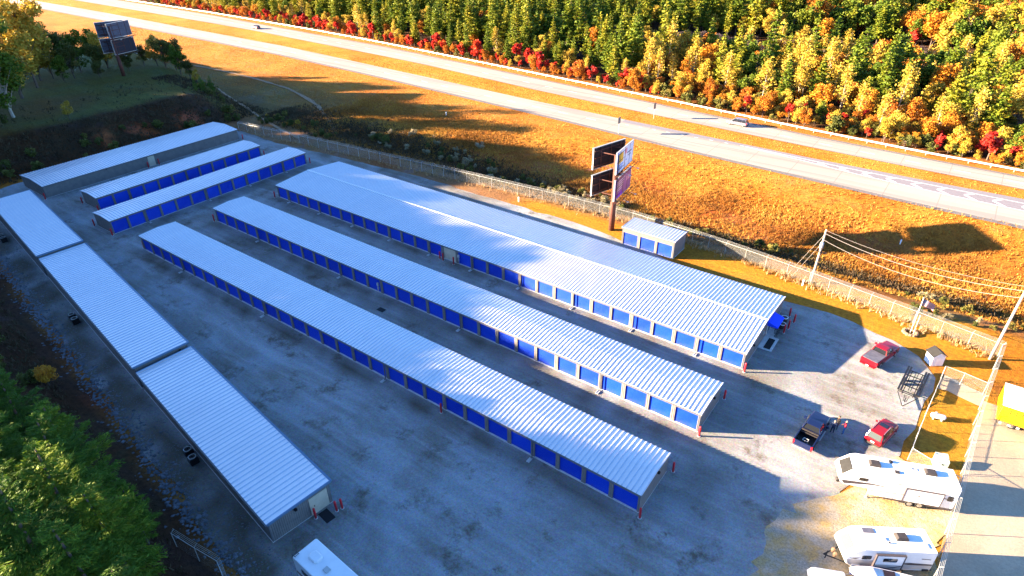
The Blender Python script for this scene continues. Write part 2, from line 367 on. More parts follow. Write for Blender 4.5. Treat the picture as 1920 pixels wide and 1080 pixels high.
FU = [(-700, 152), (-400, 150), (-350, 149), (-308, 147.5), (-222, 142), (-181, 139.8), (-155, 137), (-50, 124.5), (-16, 120.8), (7, 118.8), (25, 117.8), (60, 116), (350, 105)]
RAIL = [(-700, 155), (-396, 152.5), (-317, 151.4), (-232, 147.6), (-186, 144), (-160, 141.2), (-52, 129.2), (-17, 124.5), (7, 122), (25, 120.8), (60, 119), (350, 108)]
def lnoise(x, y, s, seed):
    r = np.random.RandomState(seed); o = np.zeros_like(x)
    for k in range(10):
        a = r.rand() * 6.28; f = s * (0.6 + 1.4 * r.rand()); o += np.sin((x * math.cos(a) + y * math.sin(a)) * f + r.rand() * 6.28)
    return o / 4.0
def zone_color(x, y):
    col = np.tile(np.array([.45, .215, .032]), (len(x), 1)).astype(float); rg = np.ones(len(x))
    n = lnoise(x, y, .12, 1); n2 = lnoise(x, y, .35, 2)
    def put(mask, c, a=1.0):
        m = (np.clip(mask, 0, 1) * a)[:, None]; col[:] = col * (1 - m) + np.array(c) * m
    # weedy red brown band of the field nearer the fence
    put(ss((84 + 3 * n - y + .0 * x) / 8) * ss((y - 56) / 4) * ss((x + 100) / 30), (.42, .15, .035), .95)
    put(ss((n2 - .25) * 1.2) * ss((86 - y) / 8) * ss((y - 56) / 4), (.30, .24, .035), .5)
    put(ss((73 - y + 3 * n) / 6) * ss((-30 - x) / 30) * ss((y - 55) / 3), (.11, .07, .03), .9)       # ditch greener
    put(ss((-80 - x) / 40) * ss((88 - y) / 10) * ss((y - 50) / 4), (.20, .15, .05), .75)
    put(ss((67 - y) / 3) * ss((y - 55) / 2), (.14, .11, .035), .7)
    put(ss((58 - y) / 1.5) * ss((y - 52) / 1.0), (.30, .19, .08), .8)       # along the fence
    strip = ss((54.5 - y) / 1.5) * ss((y - 40) / 2) * ss((x + 52) / 5); put(strip, (.50, .27, .02), .95)
    put(ss((54 - y) / 1.5) * ss((y - 38) / 2) * ss((-50 - x) / 4), (.27, .17, .09), .95)
    put(ss((41 - y) / 4) * ss((x - 18) / 2), (.50, .27, .025), 1)
    # knoll
    h = H(x, y)
    kn = ss((h - .4) / 2) * ss((-140 - x) / 4); put(kn, (.13, .15, .035), 1); put(kn * ss(n * .7 - .1), (.17, .10, .035), .7)
    put(ss((-142 - x) / 3) * ss((x + 158) / 3) * ss((54 - y) / 5), (.075, .042, .024), .95)
    bk = ss((-25.0 - .125 * (x + 25) - y) / 2.0) * ss((x + 400) / 10); put(bk, (.075, .044, .026), .97)
    clay = bk * ss((n2 - .6) * 2); put(clay, (.32, .085, .04), .6)
    cl2 = ss((-144 - x) / 1.5) * ss((x + 151) / 2) * ss((n2 + .15) * 3) * ss((y - 18) / 5) * ss((48 - y) / 4); put(cl2, (.52, .16, .06), .9)
    # forest floor
    rl = interp(RAIL, x); put(ss((y - rl - 3) / 2), (.075, .045, .022), 1)
    put(ss((y - interp(FU, x)) / 1) * ss((rl + 3 - y) / 1), (.42, .20, .04), .8)
    put(((y > interp(NU, x)) & (y < interp(FL, x))).astype(float), (.46, .24, .03), 1)
    rg[:] = .75 + .5 * ss((90 - y) / 10)
    return col, rg
xs = np.concatenate([np.arange(-720, -160, 5), np.arange(-160, 60, 1.6), np.arange(60, 360, 10)])
ys = np.concatenate([np.arange(-160, -40, 6), np.arange(-40, 100, 1.6), np.arange(100, 160, 3), np.arange(160, 760, 12)])
X, Y = np.meshgrid(xs, ys); x = X.ravel(); y = Y.ravel(); Z = H(x, y)
Z = Z + .10 * lnoise(x, y, .5, 5) * ss((y - 56) / 3) * ss((90 - y) / 3) + .35 * lnoise(x, y, .3, 6) * ss((Z - .6) / 2) * (y < 100)
nx = len(xs); ny = len(ys); I = np.arange(nx * ny).reshape(ny, nx)
F = np.stack([I[:-1, :-1], I[:-1, 1:], I[1:, 1:], I[1:, :-1]], -1).reshape(-1, 4)
me = npmesh('ground', np.stack([x, y, Z], 1), F, M['ground'])
col, rg = zone_color(x, y)
me.attributes.new('zone', 'FLOAT_COLOR', 'POINT').data.foreach_set('color', np.concatenate([col, np.ones((len(x), 1))], 1).astype(np.float32).ravel())
me.attributes.new('rough', 'FLOAT', 'POINT').data.foreach_set('value', rg.astype(np.float32))
me.polygons.foreach_set('use_smooth', [True] * len(me.polygons))
tag(obj('ground', me), kind='structure')

def sheet(name, poly, z, m, cell=None, attr=None):       # flat polygon, triangulated on a fine grid when cell is given
    if cell is None:
        b = MB(); b.poly([(px, py, z) for px, py in poly]); o = b.build(name, m)
    else:
        P = np.array(poly); x0, y0 = P.min(0); x1, y1 = P.max(0)
        gx = np.arange(x0, x1 + cell, cell); gy = np.arange(y0, y1 + cell, cell); bm = bmesh.new()
        fv = [bm.verts.new((px, py, z)) for px, py in poly]; bm.faces.new(fv)
        for q in gx[1:-1]: bmesh.ops.bisect_plane(bm, geom=bm.verts[:] + bm.edges[:] + bm.faces[:], plane_co=(q, 0, 0), plane_no=(1, 0, 0))
        for q in gy[1:-1]: bmesh.ops.bisect_plane(bm, geom=bm.verts[:] + bm.edges[:] + bm.faces[:], plane_co=(0, q, 0), plane_no=(0, 1, 0))
        me = bpy.data.meshes.new(name); bm.to_mesh(me); bm.free(); me.materials.append(m)
        if me.polygons[0].normal.z < 0: me.flip_normals()
        o = obj(name, me)
        if attr:
            vv = np.array([v.co[:] for v in me.vertices]); val = attr(vv[:, 0], vv[:, 1])
            me.attributes.new('drip_shade', 'FLOAT', 'POINT').data.foreach_set('value', val.astype(np.float32))
    tag(o, kind='structure'); return o
def wob(pts, amp=.5, step=2.0, seed=1):
    r = random.Random(seed); out = []
    for (a, b), (c, d) in zip(pts, pts[1:] + pts[:1]):
        n = max(1, int(math.hypot(c - a, d - b) / step))
        for i in range(n):
            t = i / n; out.append((a + (c - a) * t + r.uniform(-amp, amp) * (i > 0), b + (d - b) * t + r.uniform(-amp, amp) * (i > 0)))
    return out
def drip_shade(x, y):
    d = np.zeros_like(x)
    def band(v, c, w): return np.exp(-((v - c) / w) ** 2)
    inx = ss((x + 93) / 3) * ss((3 - x) / 3)
    for c, a in ((-1.3, .8), (11.9, .75), (10.3, .45), (25.2, .75), (21.5, .4), (7.0, .3)): d += a * band(y, c, .9) * inx
    d += .7 * band(x, -98.6, 1.2) * ss((y + 2) / 2) * ss((43 - y) / 2)
    d += .5 * band(x, -94.5, 1.5) * ss((y) / 2) * ss((35 - y) / 2)
    d += .6 * ss((y - 45.5) / 1.5) * ss((-52 - x) / 3)
    dd = (-22.2 - .125 * (x + 25)) - y; d += 1.2 * ss((dd - .1) / .5) * (x < -22)  # strip behind the stepped blocks: deep shade painted as dark gravel
    d += .45 * np.exp(-((x - 3.5) / 2.2) ** 2) * ss((y + 2) / 3) * ss((40 - y) / 3)
    n = lnoise(x, y, .9, 9); return np.clip(d * (.75 + .5 * n), 0, 1)
lot = [(-141, -11.2), (-100, -16.3), (-60, -21.3), (-24, -25.8), (-5, -34), (12, -34), (30, -14), (25.5, 8), (17, 9), (14.6, 13.5), (18.5, 22), (19.2, 30), (19.8, 38), (17.6, 41.5), (14.5, 43.3), (6.3, 45.3), (-5.2, 44.9), (-15.7, 46.1), (-34.9, 49.3), (-51, 49.5), (-75, 49.8), (-96, 48.2), (-118, 45.8), (-133, 46.5), (-141, 44)]
sheet('gravel_lot', wob(lot, .35, 2.5, 3), .03, M['gravel'], 1.5, drip_shade)
sheet('weedy_gravel', wob([(14.5, 13), (18.3, 21.8), (23.6, 21.8), (23.5, 9), (24.5, -14), (14, -12), (10.2, 1), (10.6, 6.5)], .95, 1.0, 5), .045, M['weedy'])
sheet('neighbour_lot', wob([(22.3, -30), (23.2, 8), (23.7, 17), (24.3, 31.5), (24.7, 36.5), (60, 38), (80, -30)], .22, 2, 6), .05, M['tan'])
sheet('concrete_pad', wob([(20.3, 36.0), (21.2, 36.2), (24.6, 35.2), (24.8, 38.0), (20.6, 39.2)], .1, 1, 8), .04, M['tan'])

def ribbon(name, A, B, z, m, step=4, x0=-700, x1=350, dz=0, kind='structure', inset=(0, 1)):
    q = np.arange(x0, x1 + step, step); a = interp(A, q); b = interp(B, q); mb = MB(); vs = []; fs = []
    for i, xx in enumerate(q):
        ya = a[i] + (b[i] - a[i]) * inset[0]; yb = a[i] + (b[i] - a[i]) * inset[1]
        vs += [(xx, ya, z), (xx, yb, z)]
    for i in range(len(q) - 1): fs.append((2 * i, 2 * i + 2, 2 * i + 3, 2 * i + 1))
    mb.add(vs, fs); o = mb.build(name, m); tag(o, kind=kind); return o
ribbon('road_shoulder', [(x_, y_ - 1.3) for x_, y_ in NL], NU, .10, M['shoulder'])
ribbon('near_carriageway', NL, NU, .115, M['road'])
M['lanegrey'] = mat('inner_lane', (.20, .185, .20), .85, var=.15, vscale=2)
ribbon('inner_lane', [(-700, 122.7), (-60, 106), (-26, 105.2), (-14, 103.5), (-2.8, 101.6), (11.8, 100.1), (25.7, 99.4), (90, 97.6), (350, 92)], NU, .119, M['lanegrey'], 3, -58, 200)
ribbon('road_shoulder', [(x_, y_ - .3) for x_, y_ in FL], [(x_, y_ + 1.1) for x_, y_ in FU], .10, M['shoulder'])
ribbon('far_carriageway', FL, FU, .115, M['road'])
# painted markings: chevron gore and dashes on the near carriageway
mk = MB()
def stripe(pts, wd, z=.127):
    for (ax, ay), (bx, by) in zip(pts, pts[1:]):
        dx, dy = bx - ax, by - ay; l_ = math.hypot(dx, dy); nx_, ny_ = -dy / l_ * wd / 2, dx / l_ * wd / 2
        mk.quad((ax - nx_, ay - ny_, z), (bx - nx_, by - ny_, z), (bx + nx_, by + ny_, z), (ax + nx_, ay + ny_, z))
up_ = lambda x: float(np.interp(x, [-26, -3.3, 11, 25.5, 90], [105.3, 103.9, 103.6, 103.3, 102.4])); lo_ = lambda x: float(np.interp(x, [-26, -14, -2.8, 11.8, 25.7, 90], [105.1, 103.5, 101.6, 100.1, 99.4, 97.6]))
stripe([(t, up_(t)) for t in range(-26, 80, 4)], .16); 
mk2 = mk
stripe([(t, lo_(t)) for t in range(-26, 80, 4)], .16, .131)
for k in range(20):
    cx = -9.4 + k * 4.5; u_, l2 = up_(cx), lo_(cx); mid = (u_ + l2) / 2
    stripe([(cx + .9, u_ - .1), (cx - .5, mid), (cx + 1.5, l2 + .1)], .42, .123)
for k in range(9):
    cx = -56 + k * 3.6; cy = float(np.interp(cx, [-56, -26], [104.6, 105.3])); stripe([(cx, cy), (cx + .9, cy)], .16)
for LA_, LB_, n0 in ((NL, NU, -400), (FL, FU, -400)):
    for k in range(62):
        cx = n0 + k * 9.0
        if LA_ is NL and cx > -60: continue
        f_ = lambda t: float(interp(LA_, t)) * .5 + float(interp(LB_, t)) * .5
        stripe([(cx, f_(cx)), (cx + 3, f_(cx + 3))], .15)
o = mk.build('road_markings', M['lane']); tag(o, kind='structure')
# dirt tracks draped on the ground
def track(name, pts, wd):
    out = []
    for (a, b), (c, d) in zip(pts, pts[1:]):
        n = max(1, int(math.hypot(c - a, d - b) / 1.5))
        out += [(a + (c - a) * i / n, b + (d - b) * i / n) for i in range(n)]
    out.append(pts[-1]); vs = []; fs = []; r = random.Random(3)
    for i, (a, b) in enumerate(out):
        p = out[max(i - 1, 0)]; q = out[min(i + 1, len(out) - 1)]; dx, dy = q[0] - p[0], q[1] - p[1]; l_ = math.hypot(dx, dy)
        ww = wd * r.uniform(.22, .62)
        for s_ in (-1, 1):
            px, py = a - dy / l_ * ww * s_, b + dx / l_ * ww * s_; vs.append((px, py, float(H(px, py)) + .16))
    for i in range(len(out) - 1): fs.append((2 * i, 2 * i + 2, 2 * i + 3, 2 * i + 1))
    mb = MB(); mb.add(vs, fs); tag(mb.build(name, M['dirt']), kind='structure')
track('dirt_path', [(-225, 79.3), (-205, 81), (-194, 81.4), (-180, 81.2), (-169.8, 80.4), (-158, 79.2), (-149.7, 77), (-140, 74), (-133, 71), (-124, 66), (-117, 62.5), (-113, 58)], 1.1)
track('dirt_path', [(-180, 68), (-166, 63.5), (-150, 59.5), (-139, 56.2), (-125, 52.6), (-116, 51)], .9)

# ------------------------------------------------------------------ storage buildings
def meshed(name, mb, m):
    o = mb.build(name, m); me = o.data; bpy.data.objects.remove(o); return me
dm = MB(); dm.box(0, 2.56, 0, .05, 0, 2.12)
for k in range(1, 9): dm.box(.02, 2.54, -.008, .0, k * .235, k * .235 + .03)
dm.box(1.2, 1.36, -.03, -.008, .25, .29)
DOOR = meshed('roll_up_door', dm, M['door'])
sp = MB(); sp.box(-.17, .17, -.62, 0, 0, .05); sp.box(-.17, -.12, -.62, 0, .05, .10); sp.box(.12, .17, -.62, 0, .05, .10)
SPL = meshed('splash_block', sp, M['concrete'])
ds = MB(); ds.box(-.05, .05, -.14, -.04, .16, 2.42); ds.add([(-.05, -.14, .16), (.05, -.14, .16), (.05, -.04, .16), (-.05, -.04, .16), (-.05, -.36, .06), (.05, -.36, .06), (.05, -.30, .0), (-.05, -.30, .0)], [(0, 1, 5, 4), (1, 2, 6, 5), (2, 3, 7, 6), (3, 0, 4, 7), (4, 5, 6, 7)])
DSP = meshed('downspout', ds, M['trim'])
lm = MB(); lm.box(-.12, .12, -.22, 0, 0, .2); lm.box(-.09, .09, -.26, -.22, .02, .15)
LAMP = meshed('wall_light', lm, M['black'])

def building(name, label, ox, oy, rot, L_, W, h, doors=0, ridge=.2, rpos=.5, hb=None, pitch=None, marg=0, rib=.508, tan=None, spouts=(), group=None, topcap=False, header=0, trimroof=False, z0=0):
    root = empty(name, (ox, oy, z0), rot); tag(root, label, 'storage building', group)
    hb = hb if hb is not None else h; yr = W * rpos; hr = (h + (hb - h) * rpos) + ridge
    t = .12; wl = MB(); P = pitch or (L_ - 2 * marg) / max(doors, 1)
    # slab
    sl = MB(); sl.box(-.03, L_ + .03, -.05, W + .03, 0, .07); sl.build('foundation_slab', M['concrete'], root)
    dh = 2.2 + .0; xs_ = []
    if doors:
        x = 0.0
        for k in range(doors):
            a = marg + k * P + (P - 2.56) / 2; xs_.append(a)
            wl.box(x, a, 0, t, .07, dh); x = a + 2.56
        wl.box(x, L_, 0, t, .07, dh); wl.box(0, L_, 0, t, dh, h)
    else: wl.box(0, L_, 0, t, .07, h)
    wl.box(0, L_, W - t, W, .07, hb)
    for x0 in (0.0, L_ - t):
        pr = [(t, .07), (W - t, .07), (W - t, hb - .001), (yr, hr - .003), (t, h - .001)]; n = len(pr)
        wl.add([(x0, a, b) for a, b in pr] + [(x0 + t, a, b) for a, b in pr], [tuple(range(n))[::-1], tuple(range(n, 2 * n))] + [(i, (i + 1) % n, n + (i + 1) % n, n + i) for i in range(n)])
    wl.build('wall', M['wall'], root)
    for k, a in enumerate(xs_):
        d = obj('roll_up_door', DOOR, root); d.location = (a, .13, .075)
        if tan is not None and k in tan:
            bpy.data.objects.remove(d)
            b = MB(); b.box(a, a + 2.56, .10, .16, .075, 2.2); q = b.build('loading_door', M['tandoor'], root); tag(q, label='plain tan door between the blue ones')
    # roof: corrugated sheet with real ribs
    rf = MB(); o = .12; th = .03
    def slab(y0, z0_, y1, z1_):
        n_ = 6; rf.cur = 0
        for i in range(n_):
            a, b = i / n_, (i + 1) / n_; ya, yb = y0 + (y1 - y0) * a, y0 + (y1 - y0) * b; za, zb = z0_ + (z1_ - z0_) * a, z0_ + (z1_ - z0_) * b
            rf.add([(-o, ya, za), (L_ + o, ya, za), (L_ + o, yb, zb), (-o, yb, zb), (-o, ya, za + th), (L_ + o, ya, za + th), (L_ + o, yb, zb + th), (-o, yb, zb + th)],
                   [(3, 2, 1, 0), (4, 5, 6, 7)] + ([(0, 1, 5, 4)] if i == 0 else []) + ([(2, 3, 7, 6)] if i == n_ - 1 else []) + [(1, 2, 6, 5), (3, 0, 4, 7)])
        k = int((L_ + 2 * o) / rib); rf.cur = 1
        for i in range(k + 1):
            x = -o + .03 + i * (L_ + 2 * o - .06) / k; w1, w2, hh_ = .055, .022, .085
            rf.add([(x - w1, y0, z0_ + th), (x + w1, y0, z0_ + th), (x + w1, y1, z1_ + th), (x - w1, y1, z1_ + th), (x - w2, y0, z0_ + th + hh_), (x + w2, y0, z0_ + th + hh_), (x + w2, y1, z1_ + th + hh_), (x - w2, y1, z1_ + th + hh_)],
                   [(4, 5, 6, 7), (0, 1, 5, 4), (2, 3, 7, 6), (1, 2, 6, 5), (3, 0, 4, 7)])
    rf.cur = 0
    if ridge > 0: slab(-.14, h - .02, yr, hr); slab(yr, hr, W + .1, hb)
    else: slab(-.14, h - .02, W + .1, hb)
    rfo = rf.build('roof', [M['roof'], M['rib_shade']], root)
    if topcap:
        rc = MB(); rc.add([(-.14, yr - .2, hr + .07), (L_ + .14, yr - .2, hr + .07), (L_ + .14, yr, hr + .14), (-.14, yr, hr + .14), (-.14, yr + .2, hr + .07), (L_ + .14, yr + .2, hr + .07)], [(0, 1, 2, 3), (3, 2, 5, 4)]); rc.build('ridge_cap', M['white'], rfo)
    # trims
    tr_ = MB(); tr_.box(-.13, L_ + .13, -.27, -.145, h - .16, h - .03)
    for a in (0, L_ - .1): tr_.box(a - .004, a + .104, -.006, .09, .08, h - .18)
    tr_.build('gutter', M['trim'], root)
    if trimroof:
        ra = MB(); ra.box(-.15, L_ + .15, W + .101, W + .30, hb - .1, hb + .09)
        for a, b in ((-.24, -.121), (L_ + .121, L_ + .24)): ra.add([(a, -.14, h - .1), (b, -.14, h - .1), (b, W + .1, hb - .1), (a, W + .1, hb - .1), (a, -.14, h + .12), (b, -.14, h + .12), (b, W + .1, hb + .12), (a, W + .1, hb + .12)], [(3, 2, 1, 0), (4, 5, 6, 7), (0, 1, 5, 4), (1, 2, 6, 5), (2, 3, 7, 6), (3, 0, 4, 7)])
        ra.build('rake_trim', M['trimblue'], root)
    for x in spouts:
        d = obj('downspout', DSP, root); d.location = (x, -.1, 0); d.scale = (1, 1, (h - .15) / 2.42)
        s_ = obj('splash_block', SPL); c_, n_ = math.cos(rot), math.sin(rot); yy = -.35
        s_.location = (ox + x * c_ - yy * n_, oy + x * n_ + yy * c_, .035 + z0); s_.rotation_euler = (0, 0, rot)
        tag(s_, 'small concrete splash block under a downspout of the ' + label.split(',')[0], 'splash block', 'splash blocks under the downspouts')
    return root
M['trimblue'] = mat('roof_edge_trim', (.10, .17, .26), .45)
X0 = -90.5
A = building('storage_building', 'nearest long storage row, beside the wide gravel yard, thirty blue doors', X0, 0, 0, 90.5, 6.15, 2.56, 30, .2, pitch=3.017, spouts=[-12.0 - X0, -33.4 - X0, -57.2 - X0, -78.2 - X0])
B = building('storage_building', 'middle long storage row, between the nearest row and the wide one, thirty blue doors', X0 + .3, 13.2, 0, 90.6, 6.1, 2.6, 30, .2, pitch=3.02, spouts=[-11.8 - X0, -33.1 - X0, -57.0 - X0, -77.7 - X0])
Cb = building('storage_building', 'wide gabled storage building, white ridge cap, blue awning on its end', X0 + .2, 26.4, 0, 91.0, 15.5, 2.46, 30, .63, .49, hb=2.36, pitch=3.033, tan=(14,), topcap=True, spouts=[x - X0 for x in (-5.3, -14.3, -23.5, -32.7, -41.8, -50.5, -59.5, -68.8, -77.8, -86.6)])
E3 = building('storage_building', 'short storage row, front one of the three at the far left, fourteen blue doors', -100.5, -.2, R(90), 41.3, 5.95, 2.55, 14, .22, spouts=[6.1, 17.9, 26.7, 35.5])
E2 = building('storage_building', 'short storage row, middle one of the three at the far left, twelve blue doors', -112.7, 3.1, R(90), 35.1, 6.0, 2.6, 12, .22, spouts=[6.0, 17.6, 29.3])
E1 = building('storage_building', 'broad doorless grey building, rearmost at the far left, one tan entrance', -127.6, -.2, R(90), 42.5, 10.2, 2.5, 0, .38)
D3 = building('storage_building', 'plain backed building, nearest of the three stepped blocks along the rocks', -55.3, -18.2, R(-7.3), 30.4, 6.2, 2.6, 0, 0, hb=2.85, rib=.61, trimroof=True)
D2 = building('storage_building', 'plain backed building, middle of the three stepped blocks along the rocks', -93.8, -13.35, R(-7.3), 38.2, 6.15, 3.2, 0, 0, hb=3.4, rib=.61, trimroof=True)
D1 = building('storage_building', 'plain backed building, farthest of the three stepped blocks along the rocks', -123.9, -9.6, R(-7.3), 29.8, 6.1, 3.65, 0, 0, hb=3.85, rib=.61, trimroof=True)
S1 = building('storage_building', 'small three door shed, standing alone by the chain-link fence behind the gabled building', -26.8, 47.2, R(-.5), 9.15, 4.4, 3.05, 3, 0, hb=2.95, pitch=3.03)
def part(mb, name, m, parent, label=None):
    o = mb.build(name, m, parent)
    if label: o['label'] = label
    return o
# end wall lights and beige doors
def light(par, x, y, z, rz):
    o = obj('wall_light', LAMP, par); o.location = (x, y, z); o.rotation_euler = (0, 0, rz)
light(A, 90.5, 3.6, 2.15, R(90)); light(B, 90.6, 3.6, 2.2, R(90)); light(Cb, 91.0, 2.8, 1.9, R(90)); light(D3, 30.4, 2.6, 2.1, R(90)); light(E1, 12, -.0, 2.2, 0); light(E1, 29, 0, 2.2, 0); light(D2, 38.2, 5.2, 2.7, R(90))
m_ = MB(); m_.box(20.6, 22.0, -.05, -.005, .08, 2.2); part(m_, 'entrance_door', M['tandoor'], E1, 'tan entrance door')
m_ = MB(); m_.box(30.405, 30.46, 3.95, 5.85, .08, 2.25); dd = part(m_, 'entrance_door', M['tandoor'], D3, 'beige double door on the end wall'); m_ = MB(); m_.box(30.461, 30.50, 4.35, 4.40, 1.0, 1.2); part(m_, 'handle', M['black'], dd)
# office front of the gabled building
aw = MB(); xe = 91.0
aw.add([(xe, 8.3, 2.35), (xe, 11.1, 2.35), (xe + 1.35, 11.1, 1.95), (xe + 1.35, 8.3, 1.95), (xe, 8.3, 1.75), (xe, 11.1, 1.75), (xe + 1.35, 8.3, 1.75), (xe + 1.35, 11.1, 1.75)], [(0, 3, 2, 1), (0, 4, 6, 3), (3, 6, 7, 2), (2, 7, 5, 1), (4, 5, 7, 6)])
part(aw, 'awning', M['awning'], Cb, 'bright blue fabric awning')
m_ = MB(); m_.box(xe + .005, xe + .05, 8.9, 10.3, .08, 2.1); dd = part(m_, 'office_door', M['glass'], Cb); m_ = MB(); m_.box(xe + .006, xe + .07, 10.31, 10.4, .08, 2.16); m_.box(xe + .006, xe + .07, 8.8, 8.89, .08, 2.16); part(m_, 'door_frame', M['white'], dd)
m_ = MB(); m_.box(xe, xe + .12, 6.9, 7.3, 1.15, 1.5); part(m_, 'meter_box', M['galv'], Cb)
m_ = MB(); m_.box(91.05, 92.75, 5.4, 8.7, .031, .10); m_.box(91.05, 92.0, 8.71, 10.6, .031, .11)
o = m_.build('concrete_pad', M['concrete'], None); o.location = (X0 + .2, 26.4, 0); tag(o, 'pale concrete slab before the office end beside the blue awning', 'concrete pad')
m_ = MB(); m_.box(1.35, 2.15, 32.1, 34.6, .105, .125); tag(m_.build('door_mat', M['mat']), 'black rubber mat on the pale concrete slab near the blue awning', 'mat')
m_ = MB(); m_.cbox(-23.5, -17.35, .05, 1.5, .95, .03, R(-7)); tag(m_.build('door_mat', M['mat']), 'black mat on gravel before the beige end door', 'mat')
# electrical meters
def meter(x, y, label):
    r = empty('electric_meter', (x, y, .03)); tag(r, label, 'electric meter', 'electric meters on the long rows')
    b = MB(); b.box(-.13, .13, -.18, 0, 1.15, 1.7); b.box(-.09, .09, -.16, 0, .55, .95); b.build('cabinet', M['galv'], r)
    b = MB(); b.tube([(0, -.08, 0), (0, -.08, .56)], .045); b.tube([(.0, -.08, .94), (0, -.08, 1.16)], .04); b.build('conduit', M['galv'], r)
    b = MB(); b.lathe([(.10, 0), (.10, -.05), (.07, -.08)], 12, (0, -.18, 1.5), 'y'); b.build('dial', M['headl'], r)
meter(-48.5, 13.15, 'grey meter and conduit on the middle long row, between two blue doors'); meter(-44.3, 26.35, 'grey meter and conduit beside the tan door of the gabled building')
# bollards
def bollard_proto():
    r = empty('bollard'); b = MB(); b.lathe([(.115, 0), (.115, 1.22), (.10, 1.30), (.05, 1.35)], 14); b.build('post', M['red'], r, True)
    b = MB(); b.lathe([(.19, -.02), (.19, .03)], 14); b.build('footing', M['concrete'], r); return r
BOLL = [((.35, -.45), 'front right corner of the nearest long row'), ((.55, 6.5), 'rear right corner of the nearest long row'), ((.75, 12.7), 'sunlit front right corner of the middle long row'), ((.8, 19.9), 'rear right corner of the middle long row'), ((1.05, 26.0), 'sunlit front right corner of the gabled building'),
 ((-24.1, -.6), 'middle of the nearest long row, facing the yard'), ((-91.0, .2), 'far left corner of the nearest long row'), ((-90.8, 12.9), 'far left corner of the middle long row'), ((-90.6, 25.7), 'far left corner of the gabled building'),
 ((-24.15, -18.1), 'left side of the beige end door'), ((-23.2, -16.4), 'right side of the beige end door'), ((-23.0, -15.9), 'yard corner beside the beige end door, rightmost of three'),
 ((-127.1, -.6), 'left front corner of the broad doorless building'), ((-126.7, 42.8), 'right front corner of the broad doorless building'), ((-127.2, 19.9), 'left side of the tan entrance of the doorless building'), ((-127.2, 22.3), 'right side of the tan entrance of the doorless building'),
 ((-112.3, 2.7), 'left front corner of the twelve door row'), ((-119.0, 2.7), 'left rear corner of the twelve door row'), ((-112.3, 38.7), 'right front corner of the twelve door row'),
 ((-100.2, -.6), 'left front corner of the fourteen door row'), ((-106.8, -.6), 'left rear corner of the fourteen door row'), ((-100.1, 41.7), 'right front corner of the fourteen door row'),
 ((-48.0, 25.9), 'tan door of the gabled building, leftmost of three'), ((-47.2, 25.75), 'tan door of the gabled building, second of three'), ((-45.0, 25.8), 'tan door of the gabled building, rightmost of three'),
 ((2.0, 41.3), 'gabled end behind the planters, farthest of four'), ((2.9, 40.1), 'gabled end to the right of the planters, second of four'), ((2.7, 38.2), 'gabled end before the planters, third of four'), ((2.5, 36.9), 'gabled end before the planters, nearest of four')]
pr = bollard_proto()
for i, ((x, y), l) in enumerate(BOLL):
    o = pr if i == 0 else copy_tree(pr); o.location = (x, y, .03); o.rotation_euler = (R(rnd.uniform(-1.5, 1.5)), R(rnd.uniform(-1.5, 1.5)), 0)
    tag(o, 'red steel bollard at the ' + l, 'bollard', 'red bollards guarding the buildings')
# drain grate, planters, wheel
m_ = MB(); m_.box(-45.5, -44.3, 9.7, 10.5, .036, .06)
for k in range(7): m_.box(-45.4 + k * .16, -45.34 + k * .16, 9.75, 10.45, .06, .075)
tag(m_.build('drain_grate', M['black']), 'dark square drain grate in gravel between the nearest and middle long rows', 'drain grate')
def planter(x, y, label):
    r = empty('planter', (x, y, .03)); tag(r, label, 'planter', 'dark planters by the office')
    b = MB(); b.lathe([(.36, 0), (.43, .2), (.43, .62), (.38, .70)], 18); b.build('tub', M['dark'], r, True)
    b = MB(); b.lathe([(.455, .66), (.455, .72), (.36, .72), (.36, .66)], 18); b.build('rim', M['white'], r)
    b = MB(); b.lathe([(.355, .60), (.30, .63)], 14); b.build('soil', M['mat'], r)
planter(1.75, 39.6, 'dark round planter with white rim by the office end, farther of two'); planter(1.95, 37.9, 'dark round planter with white rim under the awning, nearer of two')
r = empty('bench', (1.9, 36.0, .03), R(90)); tag(r, 'dark curved metal bench beside the awning and the black mat', 'bench')
b = MB()
for k in range(5): b.box(-.6, .6, -.2 + k * .09, -.14 + k * .09, .42, .45)
b.build('seat', M['black'], r); b = MB(); b.tube([(-.6, .25, .45), (-.5, .3, .8), (0, .33, .95), (.5, .3, .8), (.6, .25, .45)], .03)
for k in range(5): b.tube([(-.4 + k * .2, .25, .45), (-.4 + k * .2, .32, .86)], .015, 6)
b.build('backrest', M['black'], r)
for x in (-.52, .52):
    b = MB(); b.tube([(x, -.2, 0), (x, 0, .42), (x, .25, 0)], .03, 6); b.build('leg', M['black'], r)
